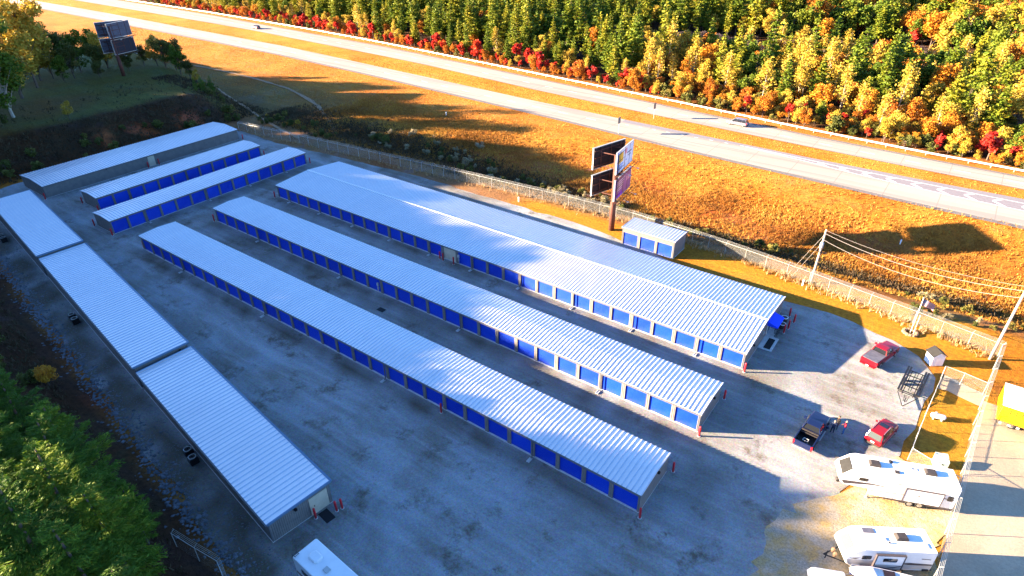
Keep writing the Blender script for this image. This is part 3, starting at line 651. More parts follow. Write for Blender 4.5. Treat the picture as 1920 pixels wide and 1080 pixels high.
# air conditioners behind the stepped blocks
def condenser():
    r = empty('air_conditioner'); b = MB(); b.box(-.42, .42, -.42, .42, .06, .86)
    for k in range(9):
        for s_ in (-.432, .42): b.box(-.38, .38, s_, s_ + .012, .14 + k * .08, .17 + k * .08); b.box(s_, s_ + .012, -.38, .38, .14 + k * .08, .17 + k * .08)
    b.build('casing', M['black'], r)
    b = MB(); b.lathe([(.38, .865), (.38, .90), (.33, .90), (.33, .865)], 20); b.build('fan_ring', M['galv'], r)
    b = MB()
    for k in range(6):
        a = k * math.pi / 3; b.tube([(0, 0, .885), (.34 * math.cos(a), .34 * math.sin(a), .885)], .012, 5)
    b.lathe([(.08, .87), (.08, .90)], 10); b.build('fan_grille', M['dark'], r); return r
pr = condenser()
for i, (x, y, l) in enumerate([(-41.3, -20.7, 'behind the nearest stepped block, left one'), (-39.9, -21.0, 'behind the nearest stepped block, right one'), (-78.3, -16.35, 'behind the middle stepped block, left one'), (-76.9, -16.55, 'behind the middle stepped block, right one'), (-114.6, -12.3, 'behind the farthest stepped block, left one'), (-113.2, -12.5, 'behind the farthest stepped block, right one')]):
    o = pr if i == 0 else copy_tree(pr); o.location = (x, y, .0); o.rotation_euler = (0, 0, R(-7)); tag(o, 'black square condenser with round fan ' + l, 'air conditioner', 'condensers behind the stepped blocks')

# ------------------------------------------------------------------ billboards
def billboard(loc, rz, z1, z2, faces, label, backs, ph=3.7, W=7.4, gap=3.9, posth=None):
    r = empty('billboard', loc, rz); tag(r, label, 'billboard', 'tall roadside billboards')
    b = MB(); b.lathe([(.50, -.3), (.50, 5.2), (.42, 5.25), (.42, z2 + ph - .6)], 16, (0, 0, 0)); b.build('pole', M['rust'], r, True)
    for zi, z in enumerate((z1, z2)):
        f = MB()      # frame and catwalk
        for (ax, bx) in ((-gap, -1.6), (.15, -.55)):
            for zz in (.5, 1.9, 3.1): f.tube([(ax + .25, -.6, z + zz), (bx + .1, 6.6, z + zz)], .07, 6)
            for tt in (.2, .5, .8): f.tube([(ax + (bx - ax) * tt + .18, -.6 + 7.2 * tt, z), (ax + (bx - ax) * tt + .18, -.6 + 7.2 * tt, z + ph)], .09, 6)
        for zz in (.6, 2.9): f.tube([(-gap + .2, .2, z + zz), (.1, .2, z + zz)], .09, 6); f.tube([(-2.6, 3.8, z + zz), (-.2, 3.8, z + zz)], .08, 6)
        f.build('steel_frame', M['rust'], r)
        for si, (ax, bx) in enumerate(((-gap, -1.7), (.2, -.5))):
            d = Vector((bx - ax, W, 0)).normalized(); nrm = Vector((-d.y, d.x, 0)) if si == 0 else Vector((d.y, -d.x, 0))
            p0 = Vector((ax, -.6, z)); q = lambda t, h_, o_: tuple(p0 + d * t + nrm * o_ + Vector((0, 0, h_)))
            b = MB(); b.add([q(0, 0, 0), q(W, 0, 0), q(W, ph, 0), q(0, ph, 0), q(0, 0, .16), q(W, 0, .16), q(W, ph, .16), q(0, ph, .16)], [(0, 1, 2, 3), (4, 5, 6, 7), (0, 1, 5, 4), (1, 2, 6, 5), (2, 3, 7, 6), (3, 0, 4, 7)])
            for k in range(12): b.add([q(.3 + k * .62, .05, -.06), q(.42 + k * .62, .05, -.06), q(.42 + k * .62, ph - .05, -.06), q(.3 + k * .62, ph - .05, -.06)], [(0, 1, 2, 3)])
            pan = b.build('panel', M[backs[zi]], r)
            fc = MB()
            for mi, (t0, t1, h0, h1, o_) in enumerate(faces[zi][si][0]):
                fc.cur = mi; fc.add([q(t0 * W, h0 * ph, .17 + o_), q(t1 * W, h0 * ph, .17 + o_), q(t1 * W, h1 * ph, .17 + o_), q(t0 * W, h1 * ph, .17 + o_)], [(0, 1, 2, 3)])
            fc.build('poster', [M[k] for k in faces[zi][si][1]], pan)
            ed = MB()
            for (t0, t1, h0, h1) in ((-.02, 1.02, -.03, 0), (-.02, 1.02, 1, 1.03), (-.012, 0, 0, 1), (1, 1.012, 0, 1)):
                ed.add([q(t0 * W, h0 * ph, .2), q(t1 * W, h0 * ph, .2), q(t1 * W, h1 * ph, .2), q(t0 * W, h1 * ph, .2), q(t0 * W, h0 * ph, -.05), q(t1 * W, h0 * ph, -.05), q(t1 * W, h1 * ph, -.05), q(t0 * W, h1 * ph, -.05)], [(0, 1, 2, 3), (7, 6, 5, 4), (0, 1, 5, 4), (1, 2, 6, 5), (2, 3, 7, 6), (3, 0, 4, 7)])
            ed.build('border', M['galv'], pan)
            cw = MB()
            for o_ in (.45, 1.05): cw.add([q(-.6, -.28, o_ - .04), q(W + .9, -.28, o_ - .04), q(W + .9, -.28, o_ + .04), q(-.6, -.28, o_ + .04), q(-.6, -.34, o_ - .04), q(W + .9, -.34, o_ - .04), q(W + .9, -.34, o_ + .04), q(-.6, -.34, o_ + .04)], [(0, 1, 2, 3), (7, 6, 5, 4), (0, 1, 5, 4), (1, 2, 6, 5), (2, 3, 7, 6), (3, 0, 4, 7)])
            for k in range(9): cw.tube([q(k * W / 8, -.3, 0), q(k * W / 8, -.3, 1.1)], .04, 4)
            for o_, h_ in ((1.1, .3), (1.1, .75)): cw.tube([q(W, h_, o_), q(W + 1.1, h_, o_)], .03, 4)
            for t_ in (W + .1, W + 1.1): cw.tube([q(t_, -.3, 1.1), q(t_, .75, 1.1)], .03, 4); cw.tube([q(t_, -.3, .4), q(t_, .75, .4)], .03, 4); cw.tube([q(t_, .75, .4), q(t_, .75, 1.1)], .03, 4)
            cw.build('catwalk', M['rust'], r)
            lp = MB()
            for t_ in (.25, .75): lp.tube([q(W * t_, -.3, 1.0), q(W * t_, -.5, 1.9)], .03, 5); lp.cbox(*q(W * t_, -.5, 1.95), .3, .3, .14)
            lp.build('lamp_arm', M['galv'], r)
    return r
M['bbw'] = mat('poster_white', (.66, .72, .80), .5, var=.12, vscale=.8); M['bby'] = mat('poster_yellow', (.70, .42, .05), .5); M['bbb'] = mat('poster_blue', (.04, .22, .62), .5)
M['bbp'] = mat('poster_pink', (.62, .25, .30), .5); M['bbm'] = mat('poster_magenta', (.34, .10, .22), .5, var=.3, vscale=1); M['bbv'] = mat('poster_violet', (.22, .03, .40), .5); M['bbt'] = mat('poster_tan', (.55, .38, .34), .5)
posterA = ([(0, 1, 0, 1, 0), (.0, .09, 0, 1, .006), (.12, .38, .42, .88, .006), (.45, .60, .66, .92, .006), (.12, .40, .28, .34, .006), (.12, .36, .18, .24, .006), (.12, .33, .08, .13, .006), (.62, .90, .60, .66, .006), (.66, .86, .46, .50, .006), (.55, .62, .3, .36, .006)], ['bbw', 'bbb', 'bby', 'bbp', 'bbb', 'bbb', 'bbb', 'bbgrey', 'bbgrey', 'bbb'])
posterB = ([(0, 1, 0, 1, 0), (.0, .10, 0, 1, .006), (.0, .5, 0, .2, .007)] + [(.16, .62 - .05 * k, .78 - k * .11, .83 - k * .11, .012) for k in range(5)] + [(.70, .92, .5, .72, .012)], ['bbm', 'bbv', 'bbv'] + ['bbt'] * 5 + ['bbp'])
plainp = ([(0, 1, 0, 1, 0)], ['bbgrey']); darkp = ([(0, 1, 0, 1, 0)], ['bbdark'])
M['bbdark'] = mat('board_dark', (.018, .018, .03), .6, var=.3, vscale=2)
billboard((-30.6, 50.7, 0), R(1.5), 5.7, 10.4, [[plainp, posterB], [plainp, posterA]], 'tall rusty pole billboard with four stacked boards, beside the small three door shed', ('bbback', 'bbback'), ph=3.55)
kz = float(H(-187, 48))
billboard((-189.5, 47.0, kz - .2), R(9), 6.3, 10.7, [[darkp, darkp], [plainp, plainp]], 'distant billboard on a leaning pole among trees on the grassy knoll, boards dark', ('bbgrey', 'bbgrey'), ph=3.75, W=7.2, gap=4.9)

# ------------------------------------------------------------------ utility poles, wires, flag
def utility_pole(x, y, h, label, tr=False, lean=0):
    r = empty('utility_pole', (x, y, 0)); tag(r, label, 'utility pole', 'wooden utility poles')
    b = MB(); b.tube([(0, 0, -.5), (lean * .5, 0, h / 2), (lean, 0, h)], .19, 12, .12); b.build('shaft', M['pole'], r, True)
    if tr:
        b = MB(); b.lathe([(.24, 0), (.26, .1), (.26, .85), (.18, .95)], 14, (.1, -.34, h - 2.6)); b.build('transformer', M['galv'], r, True)
        b = MB(); b.tube([(.06, -.5, h - 3.3), (.9, .5, h - 3.6)], .05, 6); b.tube([(-.2, -.4, h - 3.2), (.9, .35, h - 3.4)], .05, 6); b.build('crossarm', M['black'], r)
    b = MB(); b.lathe([(.05, 0), (.08, .06), (.05, .12), (.08, .18), (.04, .22)], 8, (lean, 0, h)); b.build('insulator', M['white'], r)
utility_pole(2.0, 52.3, 8.5, 'pale wooden pole with a transformer, beyond the chain-link fence', True, .1)
utility_pole(24.7, 45.9, 10.2, 'thick pale wooden pole in the fence corner at the right edge', False, .2)
def wire(name, a, b_, sag, label, r_=.028):
    pts = []
    for i in range(25):
        t = i / 24; p = Vector(a).lerp(Vector(b_), t); p.z -= sag * 4 * t * (1 - t); pts.append(p)
    b = MB(); b.tube(pts, r_, 5); tag(b.build(name, M['wire']), label, 'overhead wire', 'wires strung from the transformer pole')
wire('overhead_wire', (2.1, 52.3, 8.6), (25, 46.3, 10.4), 1.0, 'topmost overhead wire, from the transformer pole tip to the corner pole', .014)
wire('overhead_wire', (2.1, 52.1, 8.2), (25, 45.9, 10.0), 1.25, 'thick upper overhead wire, just under the topmost one', .022)
wire('overhead_wire', (2.1, 52.1, 7.2), (24.9, 45.8, 9.1), 1.5, 'thick lower overhead wire, lowest of the sagging three', .022)
wire('guy_wire', (2.05, 52.3, 7.9), (-1.5, 52.6, 0), 0, 'steep guy wire, left of the transformer pole', .018)
wire('guy_wire', (2.05, 52.2, 6.6), (-.8, 52.4, 0), 0, 'steep guy wire, between the transformer pole and the outer guy', .018)
r = empty('flagpole', (15.9, 46.4, 0)); tag(r, 'white flagpole flying a striped flag in a ring of stones', 'flagpole')
b = MB(); b.tube([(0, 0, 0), (0, 0, 5.4)], .055, 10, .035); b.lathe([(.03, 0), (.08, .06), (.03, .13)], 10, (0, 0, 5.4)); b.build('shaft', M['white'], r, True)
b = MB(); b.tube([(.35, -.25, 0), (.35, -.25, 3.1)], .022, 8); b.build('brace_post', M['white'], r)
fl = MB(); nxx, nyy = 14, 13
def fp(i, j):
    u = i / nxx; v = j / nyy; X_ = u * 1.75; return (.06 + X_ * .80 + .02 * math.sin(u * 9), X_ * .42 + .10 * math.sin(u * 9 + v), 5.25 - v * .95 - .62 * u * u - .15 * u)
for j in range(13):
    for i in range(nxx):
        fl.cur = (2 if (i < 6 and j < 7) else (0 if j % 2 == 0 else 1)); fl.add([fp(i, j), fp(i + 1, j), fp(i + 1, j + 1), fp(i, j + 1)], [(0, 1, 2, 3)])
# stars in the canton
fl.cur = 1
for j in range(9):
    for i in range(6 if j % 2 == 0 else 5):
        u = (.5 + i + (.5 if j % 2 else 0)) * 6 / 6.2; v = .5 + j * .72; a = Vector(fp(u, v)); s_ = .022
        for e in (-.012, .012): fl.add([a + Vector((-s_, e, -s_)), a + Vector((s_, e, -s_)), a + Vector((s_, e, s_)), a + Vector((-s_, e, s_))], [(0, 1, 2, 3)])
fl.build('flag', [M['fred'], M['fwhite'], M['fblue']], r)
def rockmesh(name, rr, seed, m, flat=.7):
    q = random.Random(seed); bm = bmesh.new(); bmesh.ops.create_icosphere(bm, subdivisions=2, radius=rr)
    for v in bm.verts: v.co *= q.uniform(.82, 1.18); v.co.z *= flat
    me = bpy.data.meshes.new(name); bm.to_mesh(me); bm.free(); me.materials.append(m); return me
RK = [rockmesh('stone', .26, s_, M['rock']) for s_ in (1, 2, 3)]
for k in range(13):
    a = k * 2 * math.pi / 13; o = obj('stone', RK[k % 3]); o.location = (15.9 + .75 * math.cos(a), 46.4 + .75 * math.sin(a), .12); o.rotation_euler = (0, 0, a * 3)
    tag(o, 'tan field stone in the ring around the flagpole foot', 'stone', 'stones around the flagpole')

# ------------------------------------------------------------------ chain-link fences
def fence(name, pts, label, h=1.95, arms=True, gap=3.05):
    o0 = pts[0]; r = empty(name, (o0[0], o0[1], 0)); tag(r, label, 'fence', 'chain-link fences')
    P = [Vector((a - o0[0], b - o0[1], 0)) for a, b in pts]; line = []
    for a, b in zip(P, P[1:]):
        n = max(1, round((b - a).length / gap))
        for i in range(n): line.append(a.lerp(b, i / n))
    line.append(P[-1])
    gz = lambda p: float(H(p.x + o0[0], p.y + o0[1]))
    f = MB(); rail = MB(); wr = MB()
    pm = MB(); pm.tube([(0, 0, -.2), (0, 0, h + .05)], .036, 8)
    if arms: pm.tube([(0, 0, h), (.12, .26, h + .34)], .022, 5)
    PM = meshed('post', pm, M['galv'])
    for i, p in enumerate(line):
        o = obj('post', PM, r); o.location = (p.x, p.y, gz(p))
        q = line[min(i + 1, len(line) - 1)]; d = (q - p) if i < len(line) - 1 else (p - line[i - 1]); o.rotation_euler = (R(rnd.uniform(-1.5, 1.5)), R(rnd.uniform(-1.5, 1.5)), math.atan2(d.y, d.x))
    for a, b in zip(line, line[1:]):
        za, zb = gz(a), gz(b); n = 1
        f.quad((a.x, a.y, za + .04), (b.x, b.y, zb + .04), (b.x, b.y, zb + h), (a.x, a.y, za + h))
        rail.tube([(a.x, a.y, za + h), (b.x, b.y, zb + h)], .024, 6)
        if arms:
            d = (b - a).normalized(); nn = Vector((-d.y, d.x, 0))
            for k in (.1, .19, .27): wr.tube([tuple(a + nn * k + Vector((0, 0, za + h + k * 1.25))), tuple(b + nn * k + Vector((0, 0, zb + h + k * 1.25)))], .011, 4)
    f.build('mesh_fabric', M['mesh'], r); rail.build('top_rail', M['galv'], r)
    if arms: wr.build('barbed_wire', M['galv'], r)
    return r
fence('chain_link_fence', [(-134, 46.6), (-110, 49.2), (-88, 51.1), (-68, 52.9), (-53, 54), (-42, 55), (-29, 55.5), (-11.6, 53.6), (1.8, 51.6), (15.8, 49.0), (25.4, 46.9)], 'long chain-link fence with barbed wire between the storage lot and the field')
fence('chain_link_fence', [(22.4, -8), (23.0, 8.0), (23.5, 17), (24.1, 31.5), (25.4, 46.9)][::-1], 'chain-link fence with wire arms, between the campers and the neighbouring lot')
fence('chain_link_fence', [(20.3, 38.2), (19.5, 27), (19.2, 21.8)], 'low inner chain-link fence from the black trailer to the big camper', 1.85, False)
fence('chain_link_gate', [(20.3, 38.3), (22.2, 38.1), (24.5, 37.6)], 'chain-link gate panel beside the black trailer frame', 1.85, False, 1.6)
fence('chain_link_fence', [(19.2, 21.8), (23.5, 20.2)], 'short chain-link panel behind the big camper', 1.7, False)
fence('chain_link_fence', [(-31.5, -27.5), (-26.0, -26.6), (-20, -28.5), (-14, -31)], 'chain-link fence at the foot of the wooded bank near the lone motorhome', 1.9, True)

# ------------------------------------------------------------------ highway furniture
b = MB(); bp_ = MB()
q = np.arange(-700, 200, 4.0); ry = interp(RAIL, q)
for (x0, y0), (x1, y1) in zip(zip(q, ry), zip(q[1:], ry[1:])):
    for a, c_ in ((.48, .56), (.56, .66), (.66, .78)):
        e = {.48: (.0, .06), .56: (.06, .06), .66: (.06, 0)}[a]
        b.quad((x0, y0 - e[0], a), (x1, y1 - e[0], a), (x1, y1 - e[1], c_), (x0, y0 - e[1], c_))
    b.quad((x0, y0, .78), (x1, y1, .78), (x1, y1 + .18, .80), (x0, y0 + .18, .80))
    bp_.box(x0 - .08, x0 + .08, y0 + .02, y0 + .2, 0, .78)
r = empty('guardrail', (0, 0, 0)); tag(r, 'long pale steel guardrail between the far carriageway and the woods', 'guardrail')
M['rail'] = mat('guardrail_steel', (.78, .77, .74), .4, metal=.2)
b.build('beam', M['rail'], r); tag(bp_.build('post', M['pole'], r), kind='stuff')
def road_sign(x, y, h, lab):
    r = empty('road_sign', (x, y, .1)); tag(r, lab, 'road sign', 'signs standing edge on by the carriageways')
    b = MB(); b.box(-.05, .05, -.06, .06, -.1, h); b.build('post', M['galv'], r)
    b = MB(); b.box(-.025, .025, -.62, .62, h - 1.55, h); b.build('sign_panel', M['shoulder'], r)
road_sign(-54.2, 97.4, 4.0, 'brown edge on sign on the near verge of the highway, above the billboard'); road_sign(-52.6, 113.5, 3.9, 'grey edge on sign in the grass median between carriageways')
for x, y, l in ((10.4, 79.4, 'tiny white marker post in the field right of the billboard shadow'), (-99.0, 85.4, 'tiny white marker post in the field, near the shadow lobes'), (1.2, 50.6, 'short white marker at the fence by the transformer pole'), (-50.7, 51.2, 'short white marker on the grass strip inside the fence')):
    b = MB(); b.box(-.09, .09, -.05, .05, 0, .75); b.box(-.11, .11, -.07, .07, .75, .95); o = b.build('marker_post', M['white']); o.location = (x, y, float(H(x, y))); tag(o, l, 'marker post', 'white marker posts')

# ------------------------------------------------------------------ vehicles (x forward, wheels on z=0)
def ring(x, w, z0, z1, wt=None, ch=.08, cb=.05):
    wt = w if wt is None else wt
    return [(x, -w + cb, z0), (x, w - cb, z0), (x, w, z0 + cb), (x, w, z0 + (z1 - z0) * .55), (x, wt, z1 - ch), (x, wt - ch * 1.3, z1), (x, -wt + ch * 1.3, z1), (x, -wt, z1 - ch), (x, -w, z0 + (z1 - z0) * .55), (x, -w, z0 + cb)]
def wheelmesh(rr, wd):
    t = MB(); t.lathe([(rr * .62, -wd / 2), (rr * .95, -wd / 2), (rr, -wd / 2 + .04), (rr, wd / 2 - .04), (rr * .95, wd / 2), (rr * .62, wd / 2)], 20, (0, 0, 0), 'y')
    m = MB(); m.lathe([(rr * .62, -wd / 2 - .005), (rr * .5, -wd / 2 + .03), (rr * .15, -wd / 2 - .01)], 14, (0, 0, 0), 'y'); m.lathe([(rr * .15, wd / 2 + .01), (rr * .5, wd / 2 - .03), (rr * .62, wd / 2 + .005)], 14, (0, 0, 0), 'y')
    for k in range(5):
        a = k * 2 * math.pi / 5
        for s_ in (-1, 1): m.add([(rr * .1 * math.cos(a + 1.57) + 0, s_ * (wd / 2 + .012), rr * .1 * math.sin(a + 1.57)), (rr * .1 * math.cos(a - 1.57), s_ * (wd / 2 + .012), rr * .1 * math.sin(a - 1.57)), (rr * .58 * math.cos(a - .12), s_ * (wd / 2 + .012), rr * .58 * math.sin(a - .12)), (rr * .58 * math.cos(a + .12), s_ * (wd / 2 + .012), rr * .58 * math.sin(a + .12))], [(0, 1, 2, 3)])
    return meshed('tyre', t, M['tyre']), meshed('rim', m, M['rim'])
def wheel(par, x, y, rr, ms):
    r = obj('wheel', ms[0], par); r.location = (x, y, rr); o = obj('rim', ms[1], r); return r
def boxpart(name, m, par, *bs, lab=None):
    b = MB()
    for q in bs: b.box(*q)
    o = b.build(name, m, par)
    if lab: o['label'] = lab
    return o
def pickup(loc, rz, paint, label, open_bed, flip=False):
    r = empty('pickup_truck', loc, rz); tag(r, label, 'pickup truck')
    P = M[paint]; W = .98
    b = MB()      # hood, cab shell bottom
    b.loft([ring(3.02, .80, .50, .98, .76), ring(2.90, .92, .44, 1.06, .86), ring(2.2, W, .42, 1.14, .88), ring(1.35, W, .42, 1.20, .92), ring(1.30, W, .42, 1.24, .93), ring(-.62, W, .42, 1.24, .93)])
    # bed walls
    b.box(-2.85, -.66, -W, -W + .10, .52, 1.24); b.box(-2.85, -.66, W - .10, W, .52, 1.24); b.box(-.76, -.66, -W + .1, W - .1, .6, 1.24); b.box(-2.85, -.66, -W + .1, W - .1, .5, .62)
    b.build('body', P, r)
    for y in (-W, W):       # fender flares
        for x in (1.95, -1.75):
            b = MB(); pts = [(x + .52 * math.cos(t), y + (.02 if y > 0 else -.02), .42 + .52 * math.sin(t)) for t in np.linspace(.1, math.pi - .1, 9)]; b.tube(pts, .05, 6)
            b.build('wheel_arch', M['dark'], r)
    boxpart('tailgate', P, r, (-2.95, -2.86, -.84, .84, .56, 1.24))
    g = MB(); g.loft([ring(1.20, .84, 1.20, 1.235, .80, .02, .01), ring(.62, .86, 1.20, 1.78, .70, .05, .02), ring(-.42, .86, 1.20, 1.80, .70, .05, .02), ring(-.60, .84, 1.20, 1.30, .80, .03, .02)]); g.build('windows', M['glass'], r)
    c = MB(); c.loft([ring(.64, .70, 1.78, 1.83, .66, .03, .02), ring(.3, .72, 1.78, 1.86, .66, .04, .02), ring(-.3, .72, 1.78, 1.86, .66, .04, .02), ring(-.46, .70, 1.78, 1.84, .66, .03, .02)]); rf = c.build('roof', P, r)
    c = MB()
    for s_ in (-1, 1):
        c.tube([(1.22, .87 * s_, 1.22), (.62, .70 * s_, 1.80)], .045, 6); c.tube([(-.62, .86 * s_, 1.22), (-.44, .70 * s_, 1.80)], .06, 6); c.tube([(.12, .88 * s_, 1.22), (.12, .715 * s_, 1.80)], .04, 6)
    c.build('pillar', P, r)
    boxpart('bumper', M['rim'] if paint != 'redcar' else P, r, (-3.10, -2.96, -.92, .92, .44, .62)); boxpart('bumper', M['rim'], r, (3.0, 3.14, -.88, .88, .42, .62))
    boxpart('grille', M['black'], r, (2.98, 3.06, -.50, .50, .66, .94))
    for s_ in (-1, 1):
        boxpart('taillight', M['taill'], r, (-2.97, -2.84, s_ * .91 - .075, s_ * .91 + .075, .72, 1.16)); boxpart('headlight', M['headl'], r, (2.86, 3.02, s_ * .70 - .14, s_ * .70 + .14, .74, .94))
        b = MB(); b.box(.82, 1.0, s_ * 1.16 - .12, s_ * 1.16 + .12, 1.18, 1.42); b.box(.88, .95, min(s_ * .92, s_ * 1.1), max(s_ * .92, s_ * 1.1), 1.22, 1.27); b.build('wing_mirror', P, r)
        boxpart('running_board', M['galv'], r, (-.6, 1.3, s_ * 1.02 - .07, s_ * 1.02 + .07, .36, .41))
    boxpart('licence_plate', M['white'], r, (-3.125, -3.101, -.16, .16, .46, .60))
    if open_bed:
        boxpart('bed_liner', M['black'], r, (-2.84, -.77, -.87, .87, .625, .64), (-2.84, -.77, -.875, -.865, .64, 1.22), (-2.84, -.77, .865, .875, .64, 1.22), (-2.855, -2.845, -.84, .84, .64, 1.22))
        b = MB(); b.box(-.98, -.80, -.86, .86, 1.20, 1.28); b.box(-1.15, -.99, -.84, .84, 1.05, 1.10); b.build('toolbox', M['dark'], r)
        b = MB(); b.tube([(-2.2, -.25, .66), (-2.2, -.25, .95), (-2.2, .25, .95), (-2.2, .25, .66)], .035, 6); b.tube([(-1.8, -.25, .66), (-1.8, -.25, .95), (-1.8, .25, .95), (-1.8, .25, .66)], .035, 6); b.tube([(-2.2, -.25, .95), (-1.8, -.25, .95)], .03, 6); b.tube([(-2.2, .25, .95), (-1.8, .25, .95)], .03, 6); b.build('hitch_frame', M['galv'], r)
    else:
        c = MB(); c.box(-2.82, -.68, -.90, .90, 1.225, 1.285)
        for k in range(1, 4): c.box(-2.82 + k * .535 - .012, -2.82 + k * .535 + .012, -.88, .88, 1.285, 1.297)
        c.build('tonneau_cover', M['bbgrey'], r)
    ms = wheelmesh(.41, .27)
    for x in (1.95, -1.75):
        for y in (-.86, .86): wheel(r, x, y, .41, ms)
    return r
pickup((13.65, 38.1, .03), R(73), 'redcar', 'bright red pickup truck with a grey bed cover, near the little white shed', False)
pickup((10.35, 19.6, .03), R(85), 'blackcar', 'dark navy pickup truck with an open bed, people standing beside it', True)
def suv(loc, rz, paint, label, L_=4.5, name='suv', cat='car', sunroof=True, hh=1.68):
    r = empty(name, loc, rz); tag(r, label, cat); P = M[paint]; W = .89; a = L_ / 2
    b = MB(); b.loft([ring(-a, .74, .42, .86, .72), ring(-a + .12, .84, .34, .98, .80), ring(-a + .5, W, .30, 1.02, .84), ring(a - 1.5, W, .30, 1.02, .84), ring(a - 1.2, W, .30, .99, .82), ring(a - .35, .86, .32, .90, .78), ring(a - .08, .78, .36, .80, .72), ring(a, .70, .40, .72, .68)]); b.build('body', P, r, False)
    g = MB(); g.loft([ring(a - 1.30, .78, .97, 1.0, .74, .02, .01), ring(a - 1.95, .78, .97, hh - .07, .64, .05, .02), ring(-a + .42, .78, .97, hh - .05, .64, .05, .02), ring(-a + .12, .76, .93, 1.02, .72, .03, .02)]); g.build('windows', M['glass'] , r)
    rg_ = MB(); rg_.add([(-a + .125, -.62, 1.03), (-a + .125, .62, 1.03), (-a + .385, .55, hh - .10), (-a + .385, -.55, hh - .10), (-a + .105, -.62, 1.03), (-a + .105, .62, 1.03), (-a + .365, .55, hh - .10), (-a + .365, -.55, hh - .10)], [(0, 1, 2, 3), (7, 6, 5, 4), (0, 4, 5, 1), (1, 5, 6, 2), (2, 6, 7, 3), (3, 7, 4, 0)]); rg_.build('rear_window', M['glassg'], r)
    c = MB(); c.loft([ring(a - 1.93, .63, hh - .08, hh - .03, .60, .02, .01), ring(a - 2.3, .66, hh - .07, hh, .62, .03, .02), ring(-a + .8, .66, hh - .07, hh + .01, .62, .03, .02), ring(-a + .36, .64, hh - .08, hh - .02, .60, .02, .01)]); rf = c.build('roof', P, r)
    if sunroof: boxpart('sunroof', M['glass'], rf, (a - 2.75, a - 2.15, -.42, .42, hh + .012, hh + .026)); b = MB(); b.tube([(a - 2.2, -.6, hh + .03), (-a + .7, -.6, hh + .04)], .02, 5); b.tube([(a - 2.2, .6, hh + .03), (-a + .7, .6, hh + .04)], .02, 5); b.build('roof_rail', M['galv'], rf)
    c = MB()
    for s_ in (-1, 1):
        c.tube([(a - 1.28, .80 * s_, 1.0), (a - 1.95, .64 * s_, hh - .05)], .04, 6); c.tube([(-a + .10, .74 * s_, 1.0), (-a + .42, .63 * s_, hh - .06)], .05, 6)
        for xx in (a - 2.75, -a + 1.25): c.tube([(xx, .80 * s_, .98), (xx, .655 * s_, hh - .05)], .035, 6)
    c.build('pillar', P, r)
    for s_ in (-1, 1):
        boxpart('taillight', M['taill'], r, (-a - .02, -a + .14, s_ * .72 - .08, s_ * .72 + .08, .72, .96)); boxpart('headlight', M['headl'], r, (a - .2, a - .03, s_ * .60 - .12, s_ * .60 + .12, .60, .74)); boxpart('wing_mirror', P, r, (a - 1.62, a - 1.48, s_ * .98 - .1, s_ * .98 + .1, 1.0, 1.15))
        boxpart('side_strip', M['rim'], r, (-a + .55, a - .6, s_ * .895 - .01, s_ * .895 + .01, .50, .56))
    boxpart('bumper', M['dark'], r, (-a - .07, -a + .03, -.78, .78, .36, .54)); boxpart('bumper', M['dark'], r, (a - .06, a + .05, -.70, .70, .34, .50)); boxpart('licence_plate', M['white'], r, (-a - .032, -a - .005, -.18, .18, .62, .76))
    ms = wheelmesh(.35, .22)
    for x in (a - .88, -a + .88):
        for y in (-.78, .78): wheel(r, x, y, .35, ms)
    return r
suv((16.35, 23.8, .03), R(76), 'redsuv', 'red boxy wagon with a sunroof, parked behind the big camper')
suv((-258.0, 137.3, .115), R(180), 'blackcar', 'dark car with white front on the far carriageway, upper left', 4.6, 'car', 'car', False, 1.5)
suv((-33.0, 119.8, .115), R(176), 'greycar', 'silver grey car on the far carriageway, close to the guardrail', 5.2, 'car', 'car', False, 1.75)

# ------------------------------------------------------------------ campers (x forward to the nose, near side is +y)
def prism(prof, w, ch=.07):
    cx = sum(p[0] for p in prof) / len(prof); cz = sum(p[1] for p in prof) / len(prof); ins = []
    for x, z in prof:
        dx, dz = x - cx, z - cz; l_ = math.hypot(dx, dz); ins.append((x - dx / l_ * ch * 1.4, z - dz / l_ * ch * 1.4))
    return MB().loft([[(x, -w, z) for x, z in ins], [(x, -w + ch, z) for x, z in prof], [(x, w - ch, z) for x, z in prof], [(x, w, z) for x, z in ins]])
def acunit(par, x, y, z, m='dark'):
    b = MB(); b.loft([[(x - .50, y - .36, z), (x + .50, y - .36, z), (x + .50, y + .36, z), (x - .50, y + .36, z)], [(x - .50, y - .36, z + .2), (x + .50, y - .36, z + .2), (x + .50, y + .36, z + .2), (x - .50, y + .36, z + .2)], [(x - .40, y - .28, z + .32), (x + .36, y - .28, z + .32), (x + .36, y + .28, z + .32), (x - .40, y + .28, z + .32)]])
    return b.build('roof_air_conditioner', M[m], par)
def sideq(b, pts, y): 
    d = .006 if y > 0 else -.006
    b.add([(x, y, z) for x, z in pts] + [(x, y + d, z) for x, z in pts], [tuple(range(len(pts))), tuple(range(len(pts), 2 * len(pts)))[::-1]] + [(i, (i + 1) % len(pts), len(pts) + (i + 1) % len(pts), len(pts) + i) for i in range(len(pts))])
def win(par, x0, x1, z0, z1, y, nm='window'):
    b = MB(); s_ = 1 if y > 0 else -1; c = .07
    sideq(b, [(x0 + c, z0), (x1 - c, z0), (x1, z0 + c), (x1, z1 - c), (x1 - c, z1), (x0 + c, z1), (x0, z1 - c), (x0, z0 + c)], y + s_ * .012)
    f = b.build(nm, M['glass'], par); b = MB(); b.box((x0 + x1) / 2 - .02, (x0 + x1) / 2 + .02, min(y, y + s_ * .03), max(y, y + s_ * .03), z0 + .04, z1 - .04); b.build('frame', M['black'], f)
